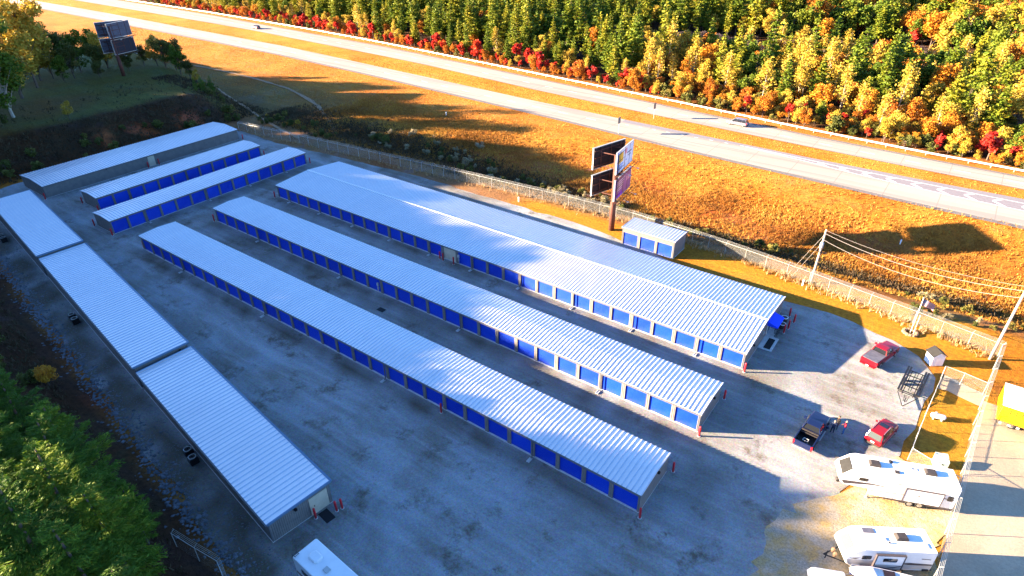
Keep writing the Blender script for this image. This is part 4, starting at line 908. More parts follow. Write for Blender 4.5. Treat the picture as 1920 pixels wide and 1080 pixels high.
# 1: big fifth wheel
r = empty('fifth_wheel_camper', (22.95, 17.85, .03), R(202)); r.scale = (.955, 1, .90); tag(r, 'largest white camper with raised nose and two brown roof units, upper of the pair', 'camper', 'campers parked on the dry grass')
b = prism([(0, .65), (7.3, .65), (7.6, 1.55), (9.9, 1.60), (10.35, 2.0), (10.2, 2.55), (9.25, 3.55), (8.8, 3.72), (0, 3.62), (-.12, 3.4), (-.12, .8)], 1.22); b.build('body', M['rvwhite'], r)
nose = MB(); nose.add([(10.14, -.85, 2.64), (10.14, .85, 2.64), (9.36, .78, 3.46), (9.36, -.78, 3.46), (10.19, -.85, 2.68), (10.19, .85, 2.68), (9.41, .78, 3.50), (9.41, -.78, 3.50)], [(0, 1, 2, 3), (7, 6, 5, 4), (0, 4, 5, 1), (1, 5, 6, 2), (2, 6, 7, 3), (3, 7, 4, 0)]); nf = nose.build('front_window', M['tyre'], r, False)
st = MB(); st.add([(10.29, .1 + k * .05, 2.75 + k * .1) for k in range(6)] + [(10.33 - k * .03, .32 + k * .045, 2.7 + k * .1) for k in range(5, -1, -1)], [tuple(range(12))]); 
for pts_, y_ in (([(9.9, 1.75), (10.2, 2.2), (7.5, 2.35), (5.4, 2.15), (7.4, 2.15)], 1.222), ([(7.5, 1.3), (7.5, 1.38), (3.0, 1.7), (3.0, 1.62)], 1.222), ([(6.0, 2.9), (4.4, 3.0), (5.2, 2.85)], 1.222), ([(0.0, 1.9), (2.0, 2.2), (2.6, 2.15), (.2, 1.82)], 1.222),):
    b = MB(); sideq(b, pts_, y_); b.build('side_graphic', M['rvdark'], r)

for pts_, y_ in (([(2.2, 2.35), (1.0, 2.62), (.7, 2.60), (1.9, 2.30)], 1.224),):
    b = MB(); sideq(b, pts_, y_); b.build('side_graphic', M['rvbrown'], r)

boxpart('skirt', M['rvdark'], r, (-.05, 6.0, -1.20, 1.20, .42, .64)); boxpart('storage_hatch', M['white'], r, (6.6, 7.2, 1.221, 1.24, .75, 1.2), (5.3, 6.4, 1.221, 1.24, .75, 1.2))
s = MB(); s.box(1.2, 4.4, 1.221, 1.36, .85, 2.55); so_ = s.build('slide_out', M['rvwhite'], r)
b = MB(); b.box(1.12, 1.199, 1.222, 1.38, .80, 2.62); b.box(4.401, 4.48, 1.222, 1.38, .80, 2.62); b.box(1.2, 4.4, 1.222, 1.38, 2.551, 2.62); b.build('slide_frame', M['rvdark'], so_)
b = MB(); b.box(3.1, 3.4, 1.361, 1.375, 1.8, 1.9); b.build('vent', M['black'], so_)
win(r, 7.9, 8.7, 2.5, 2.95, 1.22); win(r, .25, .75, 1.7, 2.4, 1.22)
acunit(r, 7.3, -.1, 3.70); acunit(r, 2.3, -.2, 3.63)
b = MB(); b.lathe([(.18, 0), (.20, .12), (.12, .2)], 14, (5.7, -.75, 3.68)); b.build('antenna', M['black'], r); boxpart('roof_vent', M['dark'], r, (5.2, 5.6, .3, .65, 3.66, 3.80)); boxpart('roof_vent', M['galv'], r, (3.4, 3.9, -.5, -.1, 3.645, 3.70)); b = MB(); b.tube([(4.9, -.3, 3.66), (4.9, -.3, 3.95), (4.9, -.1, 4.0)], .03, 6); b.build('vent_pipe', M['black'], r)
ms = wheelmesh(.38, .24)
for x in (2.75, 3.65):
    for y in (-1.05, 1.12): wheel(r, x, y, .38, ms)
b = MB(); b.box(8.9, 9.4, -.2, .2, 1.2, 1.62); b.lathe([(.14, 0), (.14, .3)], 10, (9.15, 0, .95)); b.build('kingpin', M['black'], r)
for y in (-1.0, 1.0):
    b = MB(); b.box(7.35, 7.45, y - .05, y + .05, 0, .9); b.cbox(7.4, y, .02, .28, .28, .04); b.build('landing_leg', M['galv'], r)
b = MB(); b.lathe([(.17, -.2), (.2, 0), (.17, .2)], 12, (10.45, 1.0, 1.9), 'y'); b.build('mirror_pod', M['dark'], r)
for y in (-.9, .9):
    b = MB(); b.box(-.02, .06, y - .04, y + .04, 0, .7); b.build('stabiliser', M['galv'], r)
# 2: travel trailer
r = empty('travel_trailer', (21.95, 9.4, .03), R(212.5)); r.scale = (.95, 1, .96); tag(r, 'smaller white camper with solar panel and one brown roof unit, lower of the pair', 'camper', 'campers parked on the dry grass')
b = prism([(0, .60), (6.6, .60), (7.25, 1.1), (7.5, 1.6), (7.38, 2.1), (6.62, 2.92), (6.1, 3.12), (0, 3.05), (-.1, 2.9), (-.1, .75)], 1.2); b.build('body', M['rvwhite'], r)
b = MB(); b.add([(7.33, -.7, 2.17), (7.33, .7, 2.17), (6.74, .62, 2.80), (6.74, -.62, 2.80), (7.38, -.7, 2.21), (7.38, .7, 2.21), (6.79, .62, 2.84), (6.79, -.62, 2.84)], [(0, 1, 2, 3), (7, 6, 5, 4), (0, 4, 5, 1), (1, 5, 6, 2), (2, 6, 7, 3), (3, 7, 4, 0)]); b.build('front_window', M['rvbrown'], r)
b = MB(); sideq(b, [(7.25, 1.5), (7.3, 1.75), (0.0, 1.55), (0.0, 1.3), (.0, .72), (6.55, .72), (7.1, 1.12)], 1.203); b.build('lower_panel', M['rvgrey'], r)
for pts_, y_ in (([(7.2, 1.9), (6.2, 2.0), (6.6, 1.78)], 1.211), ([(2.6, 1.45), (1.9, 1.62), (0, 1.5), (0, 1.35), (2.0, 1.32)], 1.214), ([(.3, 2.2), (1.1, 2.25), (1.1, 2.17), (.3, 2.13)], 1.214),):
    b = MB(); sideq(b, pts_, y_); b.build('side_graphic', M['rvdark'], r)

s = MB(); s.box(2.65, 4.95, 1.22, 1.40, .85, 2.62); so_ = s.build('slide_out', M['rvwhite'], r)
b = MB(); b.box(2.55, 2.649, 1.222, 1.42, .78, 2.70); b.box(4.951, 5.05, 1.222, 1.42, .78, 2.70); b.box(2.65, 4.95, 1.222, 1.42, 2.621, 2.70); b.box(2.65, 4.95, 1.222, 1.42, .78, .849); b.build('slide_frame', M['rvdark'], so_)
b = MB(); b.box(2.66, 4.94, 1.401, 1.406, .86, 1.45); b.build('lower_panel', M['rvgrey'], so_)
for pts_, y_ in (([(4.9, 1.2), (3.9, 1.02), (2.7, 1.4), (2.7, 1.28), (3.9, .92)], 1.41),):
    b = MB(); sideq(b, pts_, y_); b.build('side_graphic', M['rvdark'], so_)
win(so_, 3.2, 4.4, 1.85, 2.32, 1.40)
win(r, 5.3, 6.1, 1.8, 2.3, 1.205); boxpart('storage_hatch', M['white'], r, (6.05, 6.75, 1.212, 1.222, .80, 1.10))
acunit(r, 2.5, -.15, 3.08); boxpart('solar_panel', M['bbgrey'], r, (4.6, 5.6, -.95, -.45, 3.11, 3.15)); boxpart('roof_vent', M['galv'], r, (3.9, 4.25, -.1, .25, 3.09, 3.17)); boxpart('roof_vent', M['galv'], r, (.5, 1.0, .3, .8, 3.065, 3.12)); b = MB(); b.lathe([(.07, 0), (.07, .14)], 8, (3.75, .45, 3.09)); b.build('vent_pipe', M['black'], r)
boxpart('bumper', M['dark'], r, (-.3, -.11, -1.1, 1.1, .5, .62))
ms = wheelmesh(.36, .22)
for x in (2.5, 3.3):
    for y in (-1.05, 1.12): wheel(r, x, y, .36, ms)
b = MB(); b.tube([(6.7, -.9, .62), (8.6, 0, .55)], .06, 6); b.tube([(6.7, .9, .62), (8.6, 0, .55)], .06, 6); b.build('drawbar', M['black'], r); b = MB(); b.tube([(8.35, 0, 0), (8.35, 0, 1.0)], .05, 8); b.build('jack', M['black'], r)
for y in (-.22, .22):
    b = MB(); b.lathe([(.12, 0), (.16, .06), (.16, .42), (.08, .5)], 12, (7.75, y, .62)); b.build('gas_bottle', M['rock'], r, True)
boxpart('tail_box', M['black'], r, (.15, .65, 1.204, 1.30, .66, .84))
# 3: lone motorhome at the bottom
r = empty('motorhome', (-20.2, -21.85, .03), R(-3)); tag(r, 'white camper roof with ladder and square vent, alone at the bottom edge', 'camper')
b = prism([(0, .55), (8.6, .55), (8.9, 1.4), (8.7, 2.5), (8.1, 3.05), (.1, 3.1), (-.05, 2.95), (-.05, .7)], 1.17); b.build('body', M['rvwhite'], r)
b = MB()
for k in range(4): b.tube([(-.02 - .1, .62, .9 + k * .6), (-.12, 1.0, .9 + k * .6)], .025, 5)
for y in (.62, 1.0): b.tube([(-.12, y, .8), (-.12, y, 3.2), (.35, y, 3.25)], .03, 6)
for k in range(3): b.tube([(.0 + k * .14, .62, 3.24), (.0 + k * .14, 1.0, 3.24)], .03, 6)
lad = b.build('ladder', M['rvdark'], r); lad.location = (0, -1.9 + .2, 0)
b = MB(); b.loft([[(x, y, z) for x, y in ((1.15, -.42), (2.0, -.42), (2.15, -.2), (2.15, .25), (2.0, .42), (1.15, .42), (1.0, .2), (1.0, -.2))] for z in (3.09, 3.22)] + [[(1.58 + (x - 1.58) * .8, y * .8, 3.30) for x, y in ((1.15, -.42), (2.0, -.42), (2.15, -.2), (2.15, .25), (2.0, .42), (1.15, .42), (1.0, .2), (1.0, -.2))]]); b.build('roof_air_conditioner', M['rvwhite'], r)
boxpart('roof_vent', M['galv'], r, (3.0, 3.5, -.35, .1, 3.09, 3.2)); boxpart('roof_vent', M['galv'], r, (5.8, 6.3, -.2, .3, 3.08, 3.18)); boxpart('side_stripe', M['rvbrown'], r, (.1, 8.4, -1.185, -1.172, 1.1, 1.4)); win(r, 1.0, 2.2, 1.8, 2.4, -1.17); win(r, 4.0, 5.2, 1.8, 2.4, -1.17); win(r, 4.0, 5.2, 1.8, 2.4, 1.17)
for x in (2.4, 6.9):
    for y in (-1.0, 1.0): wheel(r, x, y, .38, ms)
# boat under covers + small covered trailer at the bottom
r = empty('covered_boat', (19.7, 5.0, .03), R(200)); r.scale = (.9, .9, .9); tag(r, 'boat with blue and white hull half under a pale tarpaulin, beside the smaller camper', 'boat')
def hull(x, w, zb, zt): return [(x, 0, zb), (x, w * .75, zb + .22), (x, w, zt), (x, -w, zt), (x, -w * .75, zb + .22)]
b = MB(); b.loft([hull(-2.6, .95, .55, 1.25), hull(-1, 1.0, .5, 1.3), hull(1, .95, .5, 1.35), hull(2.2, .62, .6, 1.42), hull(2.9, .10, .9, 1.5)]); b.build('hull', M['blue'], r)
b = MB(); b.loft([[(-2.62, -1.0, 1.2), (-2.62, 1.0, 1.2), (-2.62, .9, 1.34), (-2.62, -.9, 1.34)], [(-1, -1.04, 1.25), (-1, 1.04, 1.25), (-1, .9, 1.4), (-1, -.9, 1.4)], [(.9, -.98, 1.3), (.9, .98, 1.3), (.9, .85, 1.42), (.9, -.85, 1.42)], [(2.9, -.1, 1.44), (2.9, .1, 1.44), (2.9, .05, 1.52), (2.9, -.05, 1.52)]]); b.build('deck', M['rvwhite'], r)
b = MB(); b.loft([[(.2, -1.0, 1.25), (.2, 1.0, 1.25), (.2, .5, 1.75), (.2, -.5, 1.75)], [(1.3, -.98, 1.2), (1.3, .98, 1.2), (1.3, .4, 1.95), (1.3, -.4, 1.95)], [(2.3, -.7, 1.25), (2.3, .7, 1.25), (2.3, .3, 1.75), (2.3, -.3, 1.75)], [(3.0, -.25, 1.4), (3.0, .25, 1.4), (3.0, .1, 1.6), (3.0, -.1, 1.6)]]); b.build('tarpaulin', M['cloth'], r, True)
b = MB(); b.loft([[(-.9, -.9, 1.38), (-.9, .9, 1.38), (-.9, .7, 1.5), (-.9, -.7, 1.5)], [(.25, -1.0, 1.26), (.25, 1.0, 1.26), (.25, .5, 1.76), (.25, -.5, 1.76)]]); b.build('cockpit_cover', M['brown'], r)
b = MB(); b.box(-2.4, 1.8, -.6, -.5, .35, .45); b.box(-2.4, 1.8, .5, .6, .35, .45); b.tube([(1.8, -.55, .4), (3.6, 0, .45), (1.8, .55, .4)], .05, 6); b.build('trailer_frame', M['galv'], r)
for y in (-.95, .95): wheel(r, -.8, y, .32, ms)
r = empty('utility_trailer', (16.0, 2.2, .03), R(205)); tag(r, 'low white covered trailer cut by the bottom edge, in front of the boat', 'trailer')
b = prism([(-1.4, .5), (1.3, .5), (1.5, .9), (1.2, 1.35), (-1.3, 1.35), (-1.45, 1.1)], .85); b.build('cover', M['cloth'], r); b = MB(); b.tube([(1.3, -.5, .5), (2.5, 0, .45), (1.3, .5, .5)], .04, 6); b.build('drawbar', M['black'], r)
for y in (-.8, .8): wheel(r, 0, y, .32, ms)
# black pontoon trailer
r = empty('boat_trailer', (17.7, 33.9, .03), R(-94)); tag(r, 'empty black boat trailer with long padded bunks and a ladder tongue, beside the gate', 'trailer')
b = MB()
for y in (-.55, .55): b.box(-3.2, 1.9, y - .05, y + .05, .42, .54)
for x in (-3.0, -1.9, -.8, .3, 1.5): b.box(x - .04, x + .04, -1.15, 1.15, .541, .62)
b.tube([(1.9, -1.0, .5), (4.3, 0, .5)], .05, 6); b.tube([(1.9, 1.0, .5), (4.3, 0, .5)], .05, 6); b.tube([(1.7, -1.05, .5), (1.7, 1.05, .5)], .05, 6)
b.tube([(2.1, -.25, .55), (3.4, -.12, .62)], .03, 6); b.tube([(2.1, .25, .55), (3.4, .12, .62)], .03, 6)
for k in range(5): b.tube([(2.15 + k * .28, -.24, .56), (2.15 + k * .28, .24, .56)], .025, 5)
b.tube([(3.5, 0, .5), (3.5, 0, 1.2)], .045, 6); b.build('frame', M['black'], r)
for y in (-1.05, -.78, .78, 1.05):
    b = MB(); b.box(-3.3, 1.9, y - .10, y + .10, .74, .96)
    for x in (-3.0, -.8, 1.5): b.box(x - .04, x + .04, y - .03, y + .03, .6, .78)
    b.build('bunk', M['black'], r)
for y in (-.12, .12):
    b = MB(); b.box(-2.9, 1.2, y - .04, y + .04, .63, .70); b.build('centre_rail', M['black'], r)
b = MB(); b.tube([(4.1, 0, 0), (4.1, 0, .95)], .04, 6); b.build('jack', M['galv'], r)
for x in (-1.3, -.5):
    for y in (-.95, .95): wheel(r, x, y, .26, wheelmesh(.26, .2))
# little white shed
r = empty('garden_shed', (19.15, 41.1, .03), R(38)); tag(r, 'tiny white shed with dark gable roof, on grass right of the red pickup', 'shed')
b = MB(); b.loft([[(-.75, -.65, 0), (.75, -.65, 0), (.75, -.65, 1.45), (0, -.65, 1.95), (-.75, -.65, 1.45)], [(-.75, .65, 0), (.75, .65, 0), (.75, .65, 1.45), (0, .65, 1.95), (-.75, .65, 1.45)]]); b.build('wall', M['white'], r)
b = MB()
for s_ in (-1, 1): b.add([(0, -.78, 1.99), (0, .78, 1.99), (s_ * .9, .78, 1.39), (s_ * .9, -.78, 1.39), (0, -.78, 2.06), (0, .78, 2.06), (s_ * .92, .78, 1.45), (s_ * .92, -.78, 1.45)], [(0, 1, 2, 3), (7, 6, 5, 4), (0, 4, 5, 1), (1, 5, 6, 2), (2, 6, 7, 3), (3, 7, 4, 0)])
b.build('roof', M['tyre'], r); boxpart('door', M['rvwhite'], r, (-.34, .34, -.69, -.655, .05, 1.3))
# buried tank, cabinet, light box
r = empty('propane_tank', (20.85, 30.2, .02), R(10)); tag(r, 'small white gas tank with green band on grass inside the fences', 'tank')
b = MB(); b.lathe([(.05, -.75), (.24, -.66), (.30, -.5), (.30, .5), (.24, .66), (.05, .75)], 16, (0, 0, .45), 'x'); b.build('vessel', M['white'], r, True); b = MB(); b.lathe([(.305, -.12), (.305, .12)], 16, (.1, 0, .45), 'x'); b.build('band', M['green'], r)
for x in (-.4, .4): boxpart('foot', M['concrete'], r, (x - .06, x + .06, -.22, .22, 0, .22))
b = MB(); b.lathe([(.12, 0), (.12, .18)], 10, (-.3, 0, .74)); b.build('valve_dome', M['galv'], r)
r = empty('utility_cabinet', (21.9, 22.95, .02), R(20)); tag(r, 'pale green transformer cabinet on grass behind the big camper', 'utility cabinet')
b = MB(); b.loft([[(-.55, -.5, .08), (.55, -.5, .08), (.55, .5, .08), (-.55, .5, .08)], [(-.55, -.5, .9), (.55, -.5, .9), (.55, .5, 1.15), (-.55, .5, 1.15)]]); b.build('casing', M['green'], r); boxpart('plinth', M['concrete'], r, (-.65, .65, -.6, .6, 0, .08)); boxpart('handle', M['black'], r, (-.05, .05, -.53, -.505, .45, .6))
# yellow rental truck
r = empty('box_truck', (29.6, 34.9, .03), R(180)); tag(r, 'bright yellow box truck with white roof at the right edge, beyond the fence', 'truck')
b = MB(); b.box(-3.2, 3.75, -2.15, 2.15, .75, 2.80); bx_ = b.build('cargo_box', M['yellow'], r)
b = MB(); b.box(-3.24, 3.79, -2.19, 2.19, 2.801, 2.88); b.build('roof', M['white'], bx_)
b = MB()
for y in (-2.16, 2.12): b.box(-3.2, 3.75, y, y + .04, .76, .86)
for xx in (-3.1, 3.68): b.box(xx, xx + .06, 2.155, 2.18, .8, 2.75); 
b.build('side_rail', M['rust'], bx_)
b = MB()
for k in range(6): b.box(3.755, 3.79, -1.9 + k * .7, -1.78 + k * .7, .9, 2.7)
b.build('end_rib', M['yellow'], bx_)
boxpart('chassis', M['black'], r, (-3.4, 3.6, -1.6, 1.6, .45, .74))
b = MB()
for k in range(5): b.box(3.2 - k * .8, 3.5 - k * .8, 2.152, 2.172, .42, .70)
b.build('reflector', M['galv'], r)
fc = bpy.data.curves.new('lettering', 'FONT'); fc.body = 'PENSKE'; fc.size = .8; fc.extrude = .006; fc.space_character = 1.25
to = bpy.data.objects.new('lettering', fc); C.objects.link(to); dg = bpy.context.evaluated_depsgraph_get(); tme = bpy.data.meshes.new_from_object(to.evaluated_get(dg)); bpy.data.objects.remove(to)
tme.materials.clear(); tme.materials.append(M['letter']); lt = obj('lettering', tme, bx_); lt.rotation_euler = (R(90), 0, R(180)); lt.location = (3.0, 2.165, 1.9)
for x in (-2.2, 2.3):
    for y in (-1.75, 1.85): wheel(r, x, y, .42, wheelmesh(.42, .28) if x < 0 and y < 0 else ms)

# ------------------------------------------------------------------ people
def person(loc, rz, label, top, legs, hairm, arms='folded', lean=0.0, sleeves=True):
    r = empty('person', loc, rz); tag(r, label, 'person')
    # skinned body: joints (x right, y forward)
    V = []; E_ = []; Rr = []
    def v(p, rad, par=None):
        V.append(p); Rr.append(rad)
        if par is not None: E_.append((par, len(V) - 1))
        return len(V) - 1
    pel = v((0, 0, .96), .155); sp1 = v((0, 0, 1.14), .145, pel); ch = v((0, .01, 1.36), .165, sp1); nk = v((0, .0, 1.50), .065, ch); hd0 = v((0, .01, 1.56), .065, nk); hd1 = v((0, .02, 1.66), .098, hd0); hd2 = v((0, .01, 1.74), .075, hd1)
    hands = []
    for s_ in (-1, 1):
        hp = v((.10 * s_, 0, .90), .10, pel); kn = v((.12 * s_, .03, .50), .07, hp); an = v((.13 * s_, 0, .10), .048, kn); ft = v((.15 * s_, .15, .045), .042, an)
        sh = v((.19 * s_, 0, 1.42), .068, ch)
        if arms == 'folded': el = v((.27 * s_, .02, 1.16), .046, sh); wr = v((.06 * s_, .24, 1.15 + .03 * s_), .034, el)
        elif arms == 'point' and s_ > 0: el = v((.30, .16, 1.36), .046, sh); wr = v((.34, .38, 1.50), .034, el)
        elif arms == 'hips': el = v((.34 * s_, -.04, 1.18), .046, sh); wr = v((.20 * s_, .06, .98), .034, el)
        else: el = v((.25 * s_, -.01, 1.14), .046, sh); wr = v((.26 * s_, .07, .90), .034, el)
        hands.append((V[wr], V[el], s_))
    me = bpy.data.meshes.new('body'); me.from_pydata(V, E_, []); o = obj('body', me, r)
    sk = o.modifiers.new('skin', 'SKIN'); sb = o.modifiers.new('sub', 'SUBSURF'); sb.levels = sb.render_levels = 2
    if not me.skin_vertices: me.skin_vertices.new() if hasattr(me.skin_vertices, 'new') else None
    for i, rad in enumerate(Rr): me.skin_vertices[0].data[i].radius = (rad, rad * (.8 if i in (pel, sp1, ch) else 1))
    me.skin_vertices[0].data[0].use_root = True
    dg = bpy.context.evaluated_depsgraph_get(); bm = bpy.data.meshes.new_from_object(o.evaluated_get(dg)); o.modifiers.clear(); o.data = bm; bm.name = 'body'
    bm.materials.clear()
    for m in (M['skin'], M[top], M[legs], M['black']): bm.materials.append(m)
    for p in bm.polygons:
        c_ = p.center; z_ = c_.z; p.use_smooth = True
        hand = any((Vector(h) - c_).length < .085 for h, e, s_ in hands)
        p.material_index = 3 if z_ < .11 else (2 if z_ < .97 and abs(c_.x) < .235 and not hand else (0 if (z_ > 1.515 and abs(c_.x) < .16 and c_.y < .2) or hand else 1))
    # hair, face
    b = MB(); b.lathe([(.10, -.10), (.116, -.02), (.113, .05), (.085, .11), (.03, .135)], 14, (0, -.018, 1.70)); 
    b.v = [(x, min(y, .055 + (z - 1.72) * .35), z) for x, y, z in b.v]; b.build('hair', M[hairm], r, True)
    b = MB()
    for s_ in (-1, 1): b.cbox(.035 * s_, .112, 1.675, .028, .012, .012)
    b.cbox(0, .11, 1.60, .05, .014, .012); b.build('face', M['hair'], r)
    b = MB(); b.loft([[(-.014, .105, 1.675), (.014, .105, 1.675), (.014, .115, 1.675), (-.014, .115, 1.675)], [(-.02, .10, 1.628), (.02, .10, 1.628), (.016, .14, 1.632), (-.016, .14, 1.632)]])
    for s_ in (-1, 1): b.cbox(.105 * s_, .01, 1.655, .02, .04, .06)
    b.build('nose', M['skin'], r)
    for h, e, s_ in hands:      # palm, four fingers and a thumb
        h = Vector(h); d = (h - Vector(e)).normalized(); a = Vector((0, 0, 1)) if abs(d.z) < .8 else Vector((0, 1, 0)); u = d.cross(a).normalized(); w_ = u.cross(d).normalized(); b = MB()
        b.loft([[tuple(h + d * t + u * (x * .026 * k_) + w_ * (y * .014)) for x, y in ((-1, -1), (1, -1), (1, 1), (-1, 1))] for t, k_ in ((0, .9), (.05, 1.4), (.10, 1.45))])
        for k in range(4):
            p0 = h + d * .095 + u * (-.030 + k * .020); ln = (.062, .075, .07, .055)[k]; b.tube([p0, p0 + d * ln * .6 + w_ * .004, p0 + d * ln + w_ * .018], .009, 6, .007)
        p0 = h + d * .03 + u * .035 * s_; b.tube([p0, p0 + d * .03 + u * .025 * s_, p0 + d * .065 + u * .03 * s_], .011, 6, .008); b.build('hand', M['skin'], r)
    return r
person((13.05, 21.95, .03), R(95), 'person in red shirt and blue jeans standing apart, arms folded, facing the truck', 'shirtred', 'jeans', 'grey_hair', 'folded')
person((12.05, 21.3, .03), R(10), 'person in dark clothes by the navy truck door, nearer the camera', 'shirtnavy', 'darkpants', 'grey_hair', 'hips')
person((12.25, 22.25, .03), R(150), 'person in black top behind the other dark clothed one, raising an arm', 'shirtblk', 'darkpants', 'hair', 'point')

# ------------------------------------------------------------------ vegetation
def leafquads(Cn, size, rs_, elong=1.0, dirs=None, up=.35):
    n = len(Cn); nr = rs_.normal(size=(n, 3)); nr[:, 2] = np.abs(nr[:, 2]) + up; nr /= np.linalg.norm(nr, axis=1)[:, None]
    a = rs_.normal(size=(n, 3)) if dirs is None else dirs + rs_.normal(size=(n, 3)) * .25
    a -= nr * (a * nr).sum(1)[:, None]; a /= np.linalg.norm(a, axis=1)[:, None] + 1e-9; b = np.cross(nr, a)
    s = (size * rs_.uniform(.6, 1.35, n))[:, None] * .5; e = elong; wf = 1.0 if elong < 2 else .42
    V = np.stack([Cn - a * s * e - b * s * .35 * wf, Cn + a * s * e * .2 - b * s * wf, Cn + a * s * e + b * s * .3 * wf, Cn - a * s * e * .2 + b * s * wf], 1).reshape(-1, 3)
    return V, np.arange(n * 4).reshape(-1, 4)
def trunk_geo(h, r0, limbs, lean=(0, 0), n=6):
    mb = MB(); mb.tube([(0, 0, -.4), (lean[0] * .3, lean[1] * .3, h * .4), (lean[0], lean[1], h)], r0, n, r0 * .25)
    for p, q, rr in limbs: mb.tube([p, tuple((np.array(p) + q) / 2 + np.array([0, 0, .12])), q], rr, 4, rr * .35)
    return mb
def conifer(seed, h=16, rad=3.2, size=.5, dens=1.0, crown0=.2, lm='pine'):
    r_ = np.random.RandomState(seed); P = []; D = []; limbs = []; z = h * crown0
    lean = r_.uniform(-.4, .4, 2)
    while z < h - .2:
        t = (z - h * crown0) / (h * (1 - crown0)); Rz = rad * (1 - t) ** .75 * (.35 + .65 * min(1, (t + .12) * 3)); k = r_.randint(4, 7); a0 = r_.rand() * 6.28
        for i in range(k):
            a = a0 + i * 6.28 / k + r_.uniform(-.35, .35); ln = Rz * r_.uniform(.45, 1.15) + .15; d = np.array([math.cos(a), math.sin(a), r_.uniform(.02, .30)])
            base = np.array([lean[0] * z / h, lean[1] * z / h, z]); 
            if ln > 1.2 and dens < 3: limbs.append((tuple(base), base + d * ln * .8, .05))
            m = int(max(4, ln * 11 * dens)); tt = r_.rand(m) ** (.7 if dens < 3 else .5); sp = (.12 if dens < 3 else .06) + (.32 if dens < 3 else .17) * ln * .5 * (1 - np.abs(tt - .6))
            pp = base + d * (tt * ln)[:, None] + r_.normal(size=(m, 3)) * np.stack([sp, sp, sp * .32], 1) ; pp[:, 2] += (tt ** 2) * ln * (-.10 if dens < 3 else .16)
            P.append(pp); D.append(np.tile(d, (m, 1)))
        z += r_.uniform(.5, .95) * (h / 16) ** .5
    P.append(np.array([lean[0], lean[1], h]) + r_.normal(size=(6, 3)) * [.1, .1, .35]); D.append(np.tile([0, 0, 1.], (6, 1)))
    P = np.concatenate(P); D = np.concatenate(D); V, F_ = leafquads(P, size, r_, 1.7 if dens < 3 else 2.0, D, .6)
    # tint: patches of lighter and darker needles
    ti = np.clip(.42 + .25 * r_.normal(size=len(P)) * .6 + .12 * np.sin(P[:, 0] * 1.3 + P[:, 2] * .9 + seed), 0, 1)
    return V, F_, ti, trunk_geo(h * .97, .22 * h / 16, limbs, lean)
def broad(seed, h=10, rad=3, size=.5, n=1400, base=.25, lobes=14, slim=1.0, hollow=.5, lrad=.42):
    r_ = np.random.RandomState(seed); cz = h * (base + (1 - base) * .52); hz = h * (1 - base) * .5; P = []; T = []; limbs = []
    for i in range(lobes):
        u = r_.normal(size=3); u /= np.linalg.norm(u); s_ = r_.uniform(.35, .78)
        c_ = np.array([u[0] * rad * s_, u[1] * rad * s_, cz + u[2] * hz * s_ * 1.05]); lr = rad * lrad * r_.uniform(.65, 1.2); m = n // lobes
        w_ = r_.normal(size=(m, 3)); w_ /= np.linalg.norm(w_, axis=1)[:, None]; rr = r_.rand(m) ** hollow
        P.append(c_ + w_ * rr[:, None] * lr * [1, 1, .85 * slim]); T.append(np.full(m, r_.uniform(.25, .7)) + r_.normal(size=m) * .15)
        limbs.append(((0, 0, max(.8, c_[2] - h * .22 - abs(c_[0]) * .3)), c_, .035 + .012 * rad))
    P = np.concatenate(P); P[:, 2] = np.maximum(P[:, 2], .1); V, F_ = leafquads(P, size, r_, 1.0)
    return V, F_, np.clip(np.concatenate(T), 0, 1), trunk_geo(h * .8, .05 + .012 * h, limbs, r_.uniform(-.25, .25, 2))
def poplar(seed, h=12, size=.42, n=700):
    r_ = np.random.RandomState(seed); rad = h * .135; P = []; limbs = []; T = []
    for i in range(26):
        z = h * r_.uniform(.38, .98); t = (z / h - .38) / .6; rr = rad * math.sin(min(1, max(.05, 1.02 - t * .95)) * 1.5); a = r_.rand() * 6.28; ln = rr * r_.uniform(.5, 1.1)
        e = np.array([math.cos(a) * ln, math.sin(a) * ln, z]); limbs.append(((0, 0, z - ln * 1.1), e, .035)); m = n // 26
        P.append(e + r_.normal(size=(m, 3)) * rad * [.30, .30, .42]); T.append(np.full(m, r_.uniform(.3, .8)) + r_.normal(size=m) * .12)
    for i in range(7):
        z = h * r_.uniform(.15, .45); a = r_.rand() * 6.28; limbs.append(((0, 0, z), np.array([math.cos(a) * rad * .9, math.sin(a) * rad * .9, z + 1.0]), .025))
    P = np.concatenate(P); V, F_ = leafquads(P, size, r_, 1.0); return V, F_, np.clip(np.concatenate(T), 0, 1), trunk_geo(h * .97, .13, limbs, r_.uniform(-.5, .5, 2))
class Proto:
    def __init__(s, geo, leaf, bark, name):
        V, F_, T, tm = geo; s.V, s.F, s.T, s.leaf, s.bark, s.name = V, F_, T, leaf, bark, name
        s.crown = npmesh('crown', V, F_, leaf, T); s.trunk = meshed('trunk', tm, bark); s.tm = tm
        # combined single mesh for distant trees
        nv = len(V); Q = [f for f in tm.f if len(f) == 4]; F2 = np.concatenate([F_, np.array(Q) + nv]); s.all = npmesh(name, np.concatenate([V, np.array(tm.v)]), F2, [leaf, bark], np.concatenate([T, np.full(len(Q), .5)]), mi=np.concatenate([np.zeros(len(F_)), np.ones(len(Q))]))
def plant(pr, x, y, sc_, label, cat, group, z=None, parts=True, zs=1.0, tilt=3):
    z = float(H(x, y)) if z is None else z; rz = rnd.uniform(0, 6.28)
    if parts:
        r = empty(pr.name, (x, y, z), rz); t = obj('trunk', pr.trunk, r); c = obj('crown', pr.crown, r)
    else: r = obj(pr.name, pr.all); r.location = (x, y, z)
    r.rotation_euler = (R(rnd.uniform(-tilt, tilt)), R(rnd.uniform(-tilt, tilt)), rz); r.scale = (sc_, sc_, sc_ * zs); tag(r, label, cat, group); return r
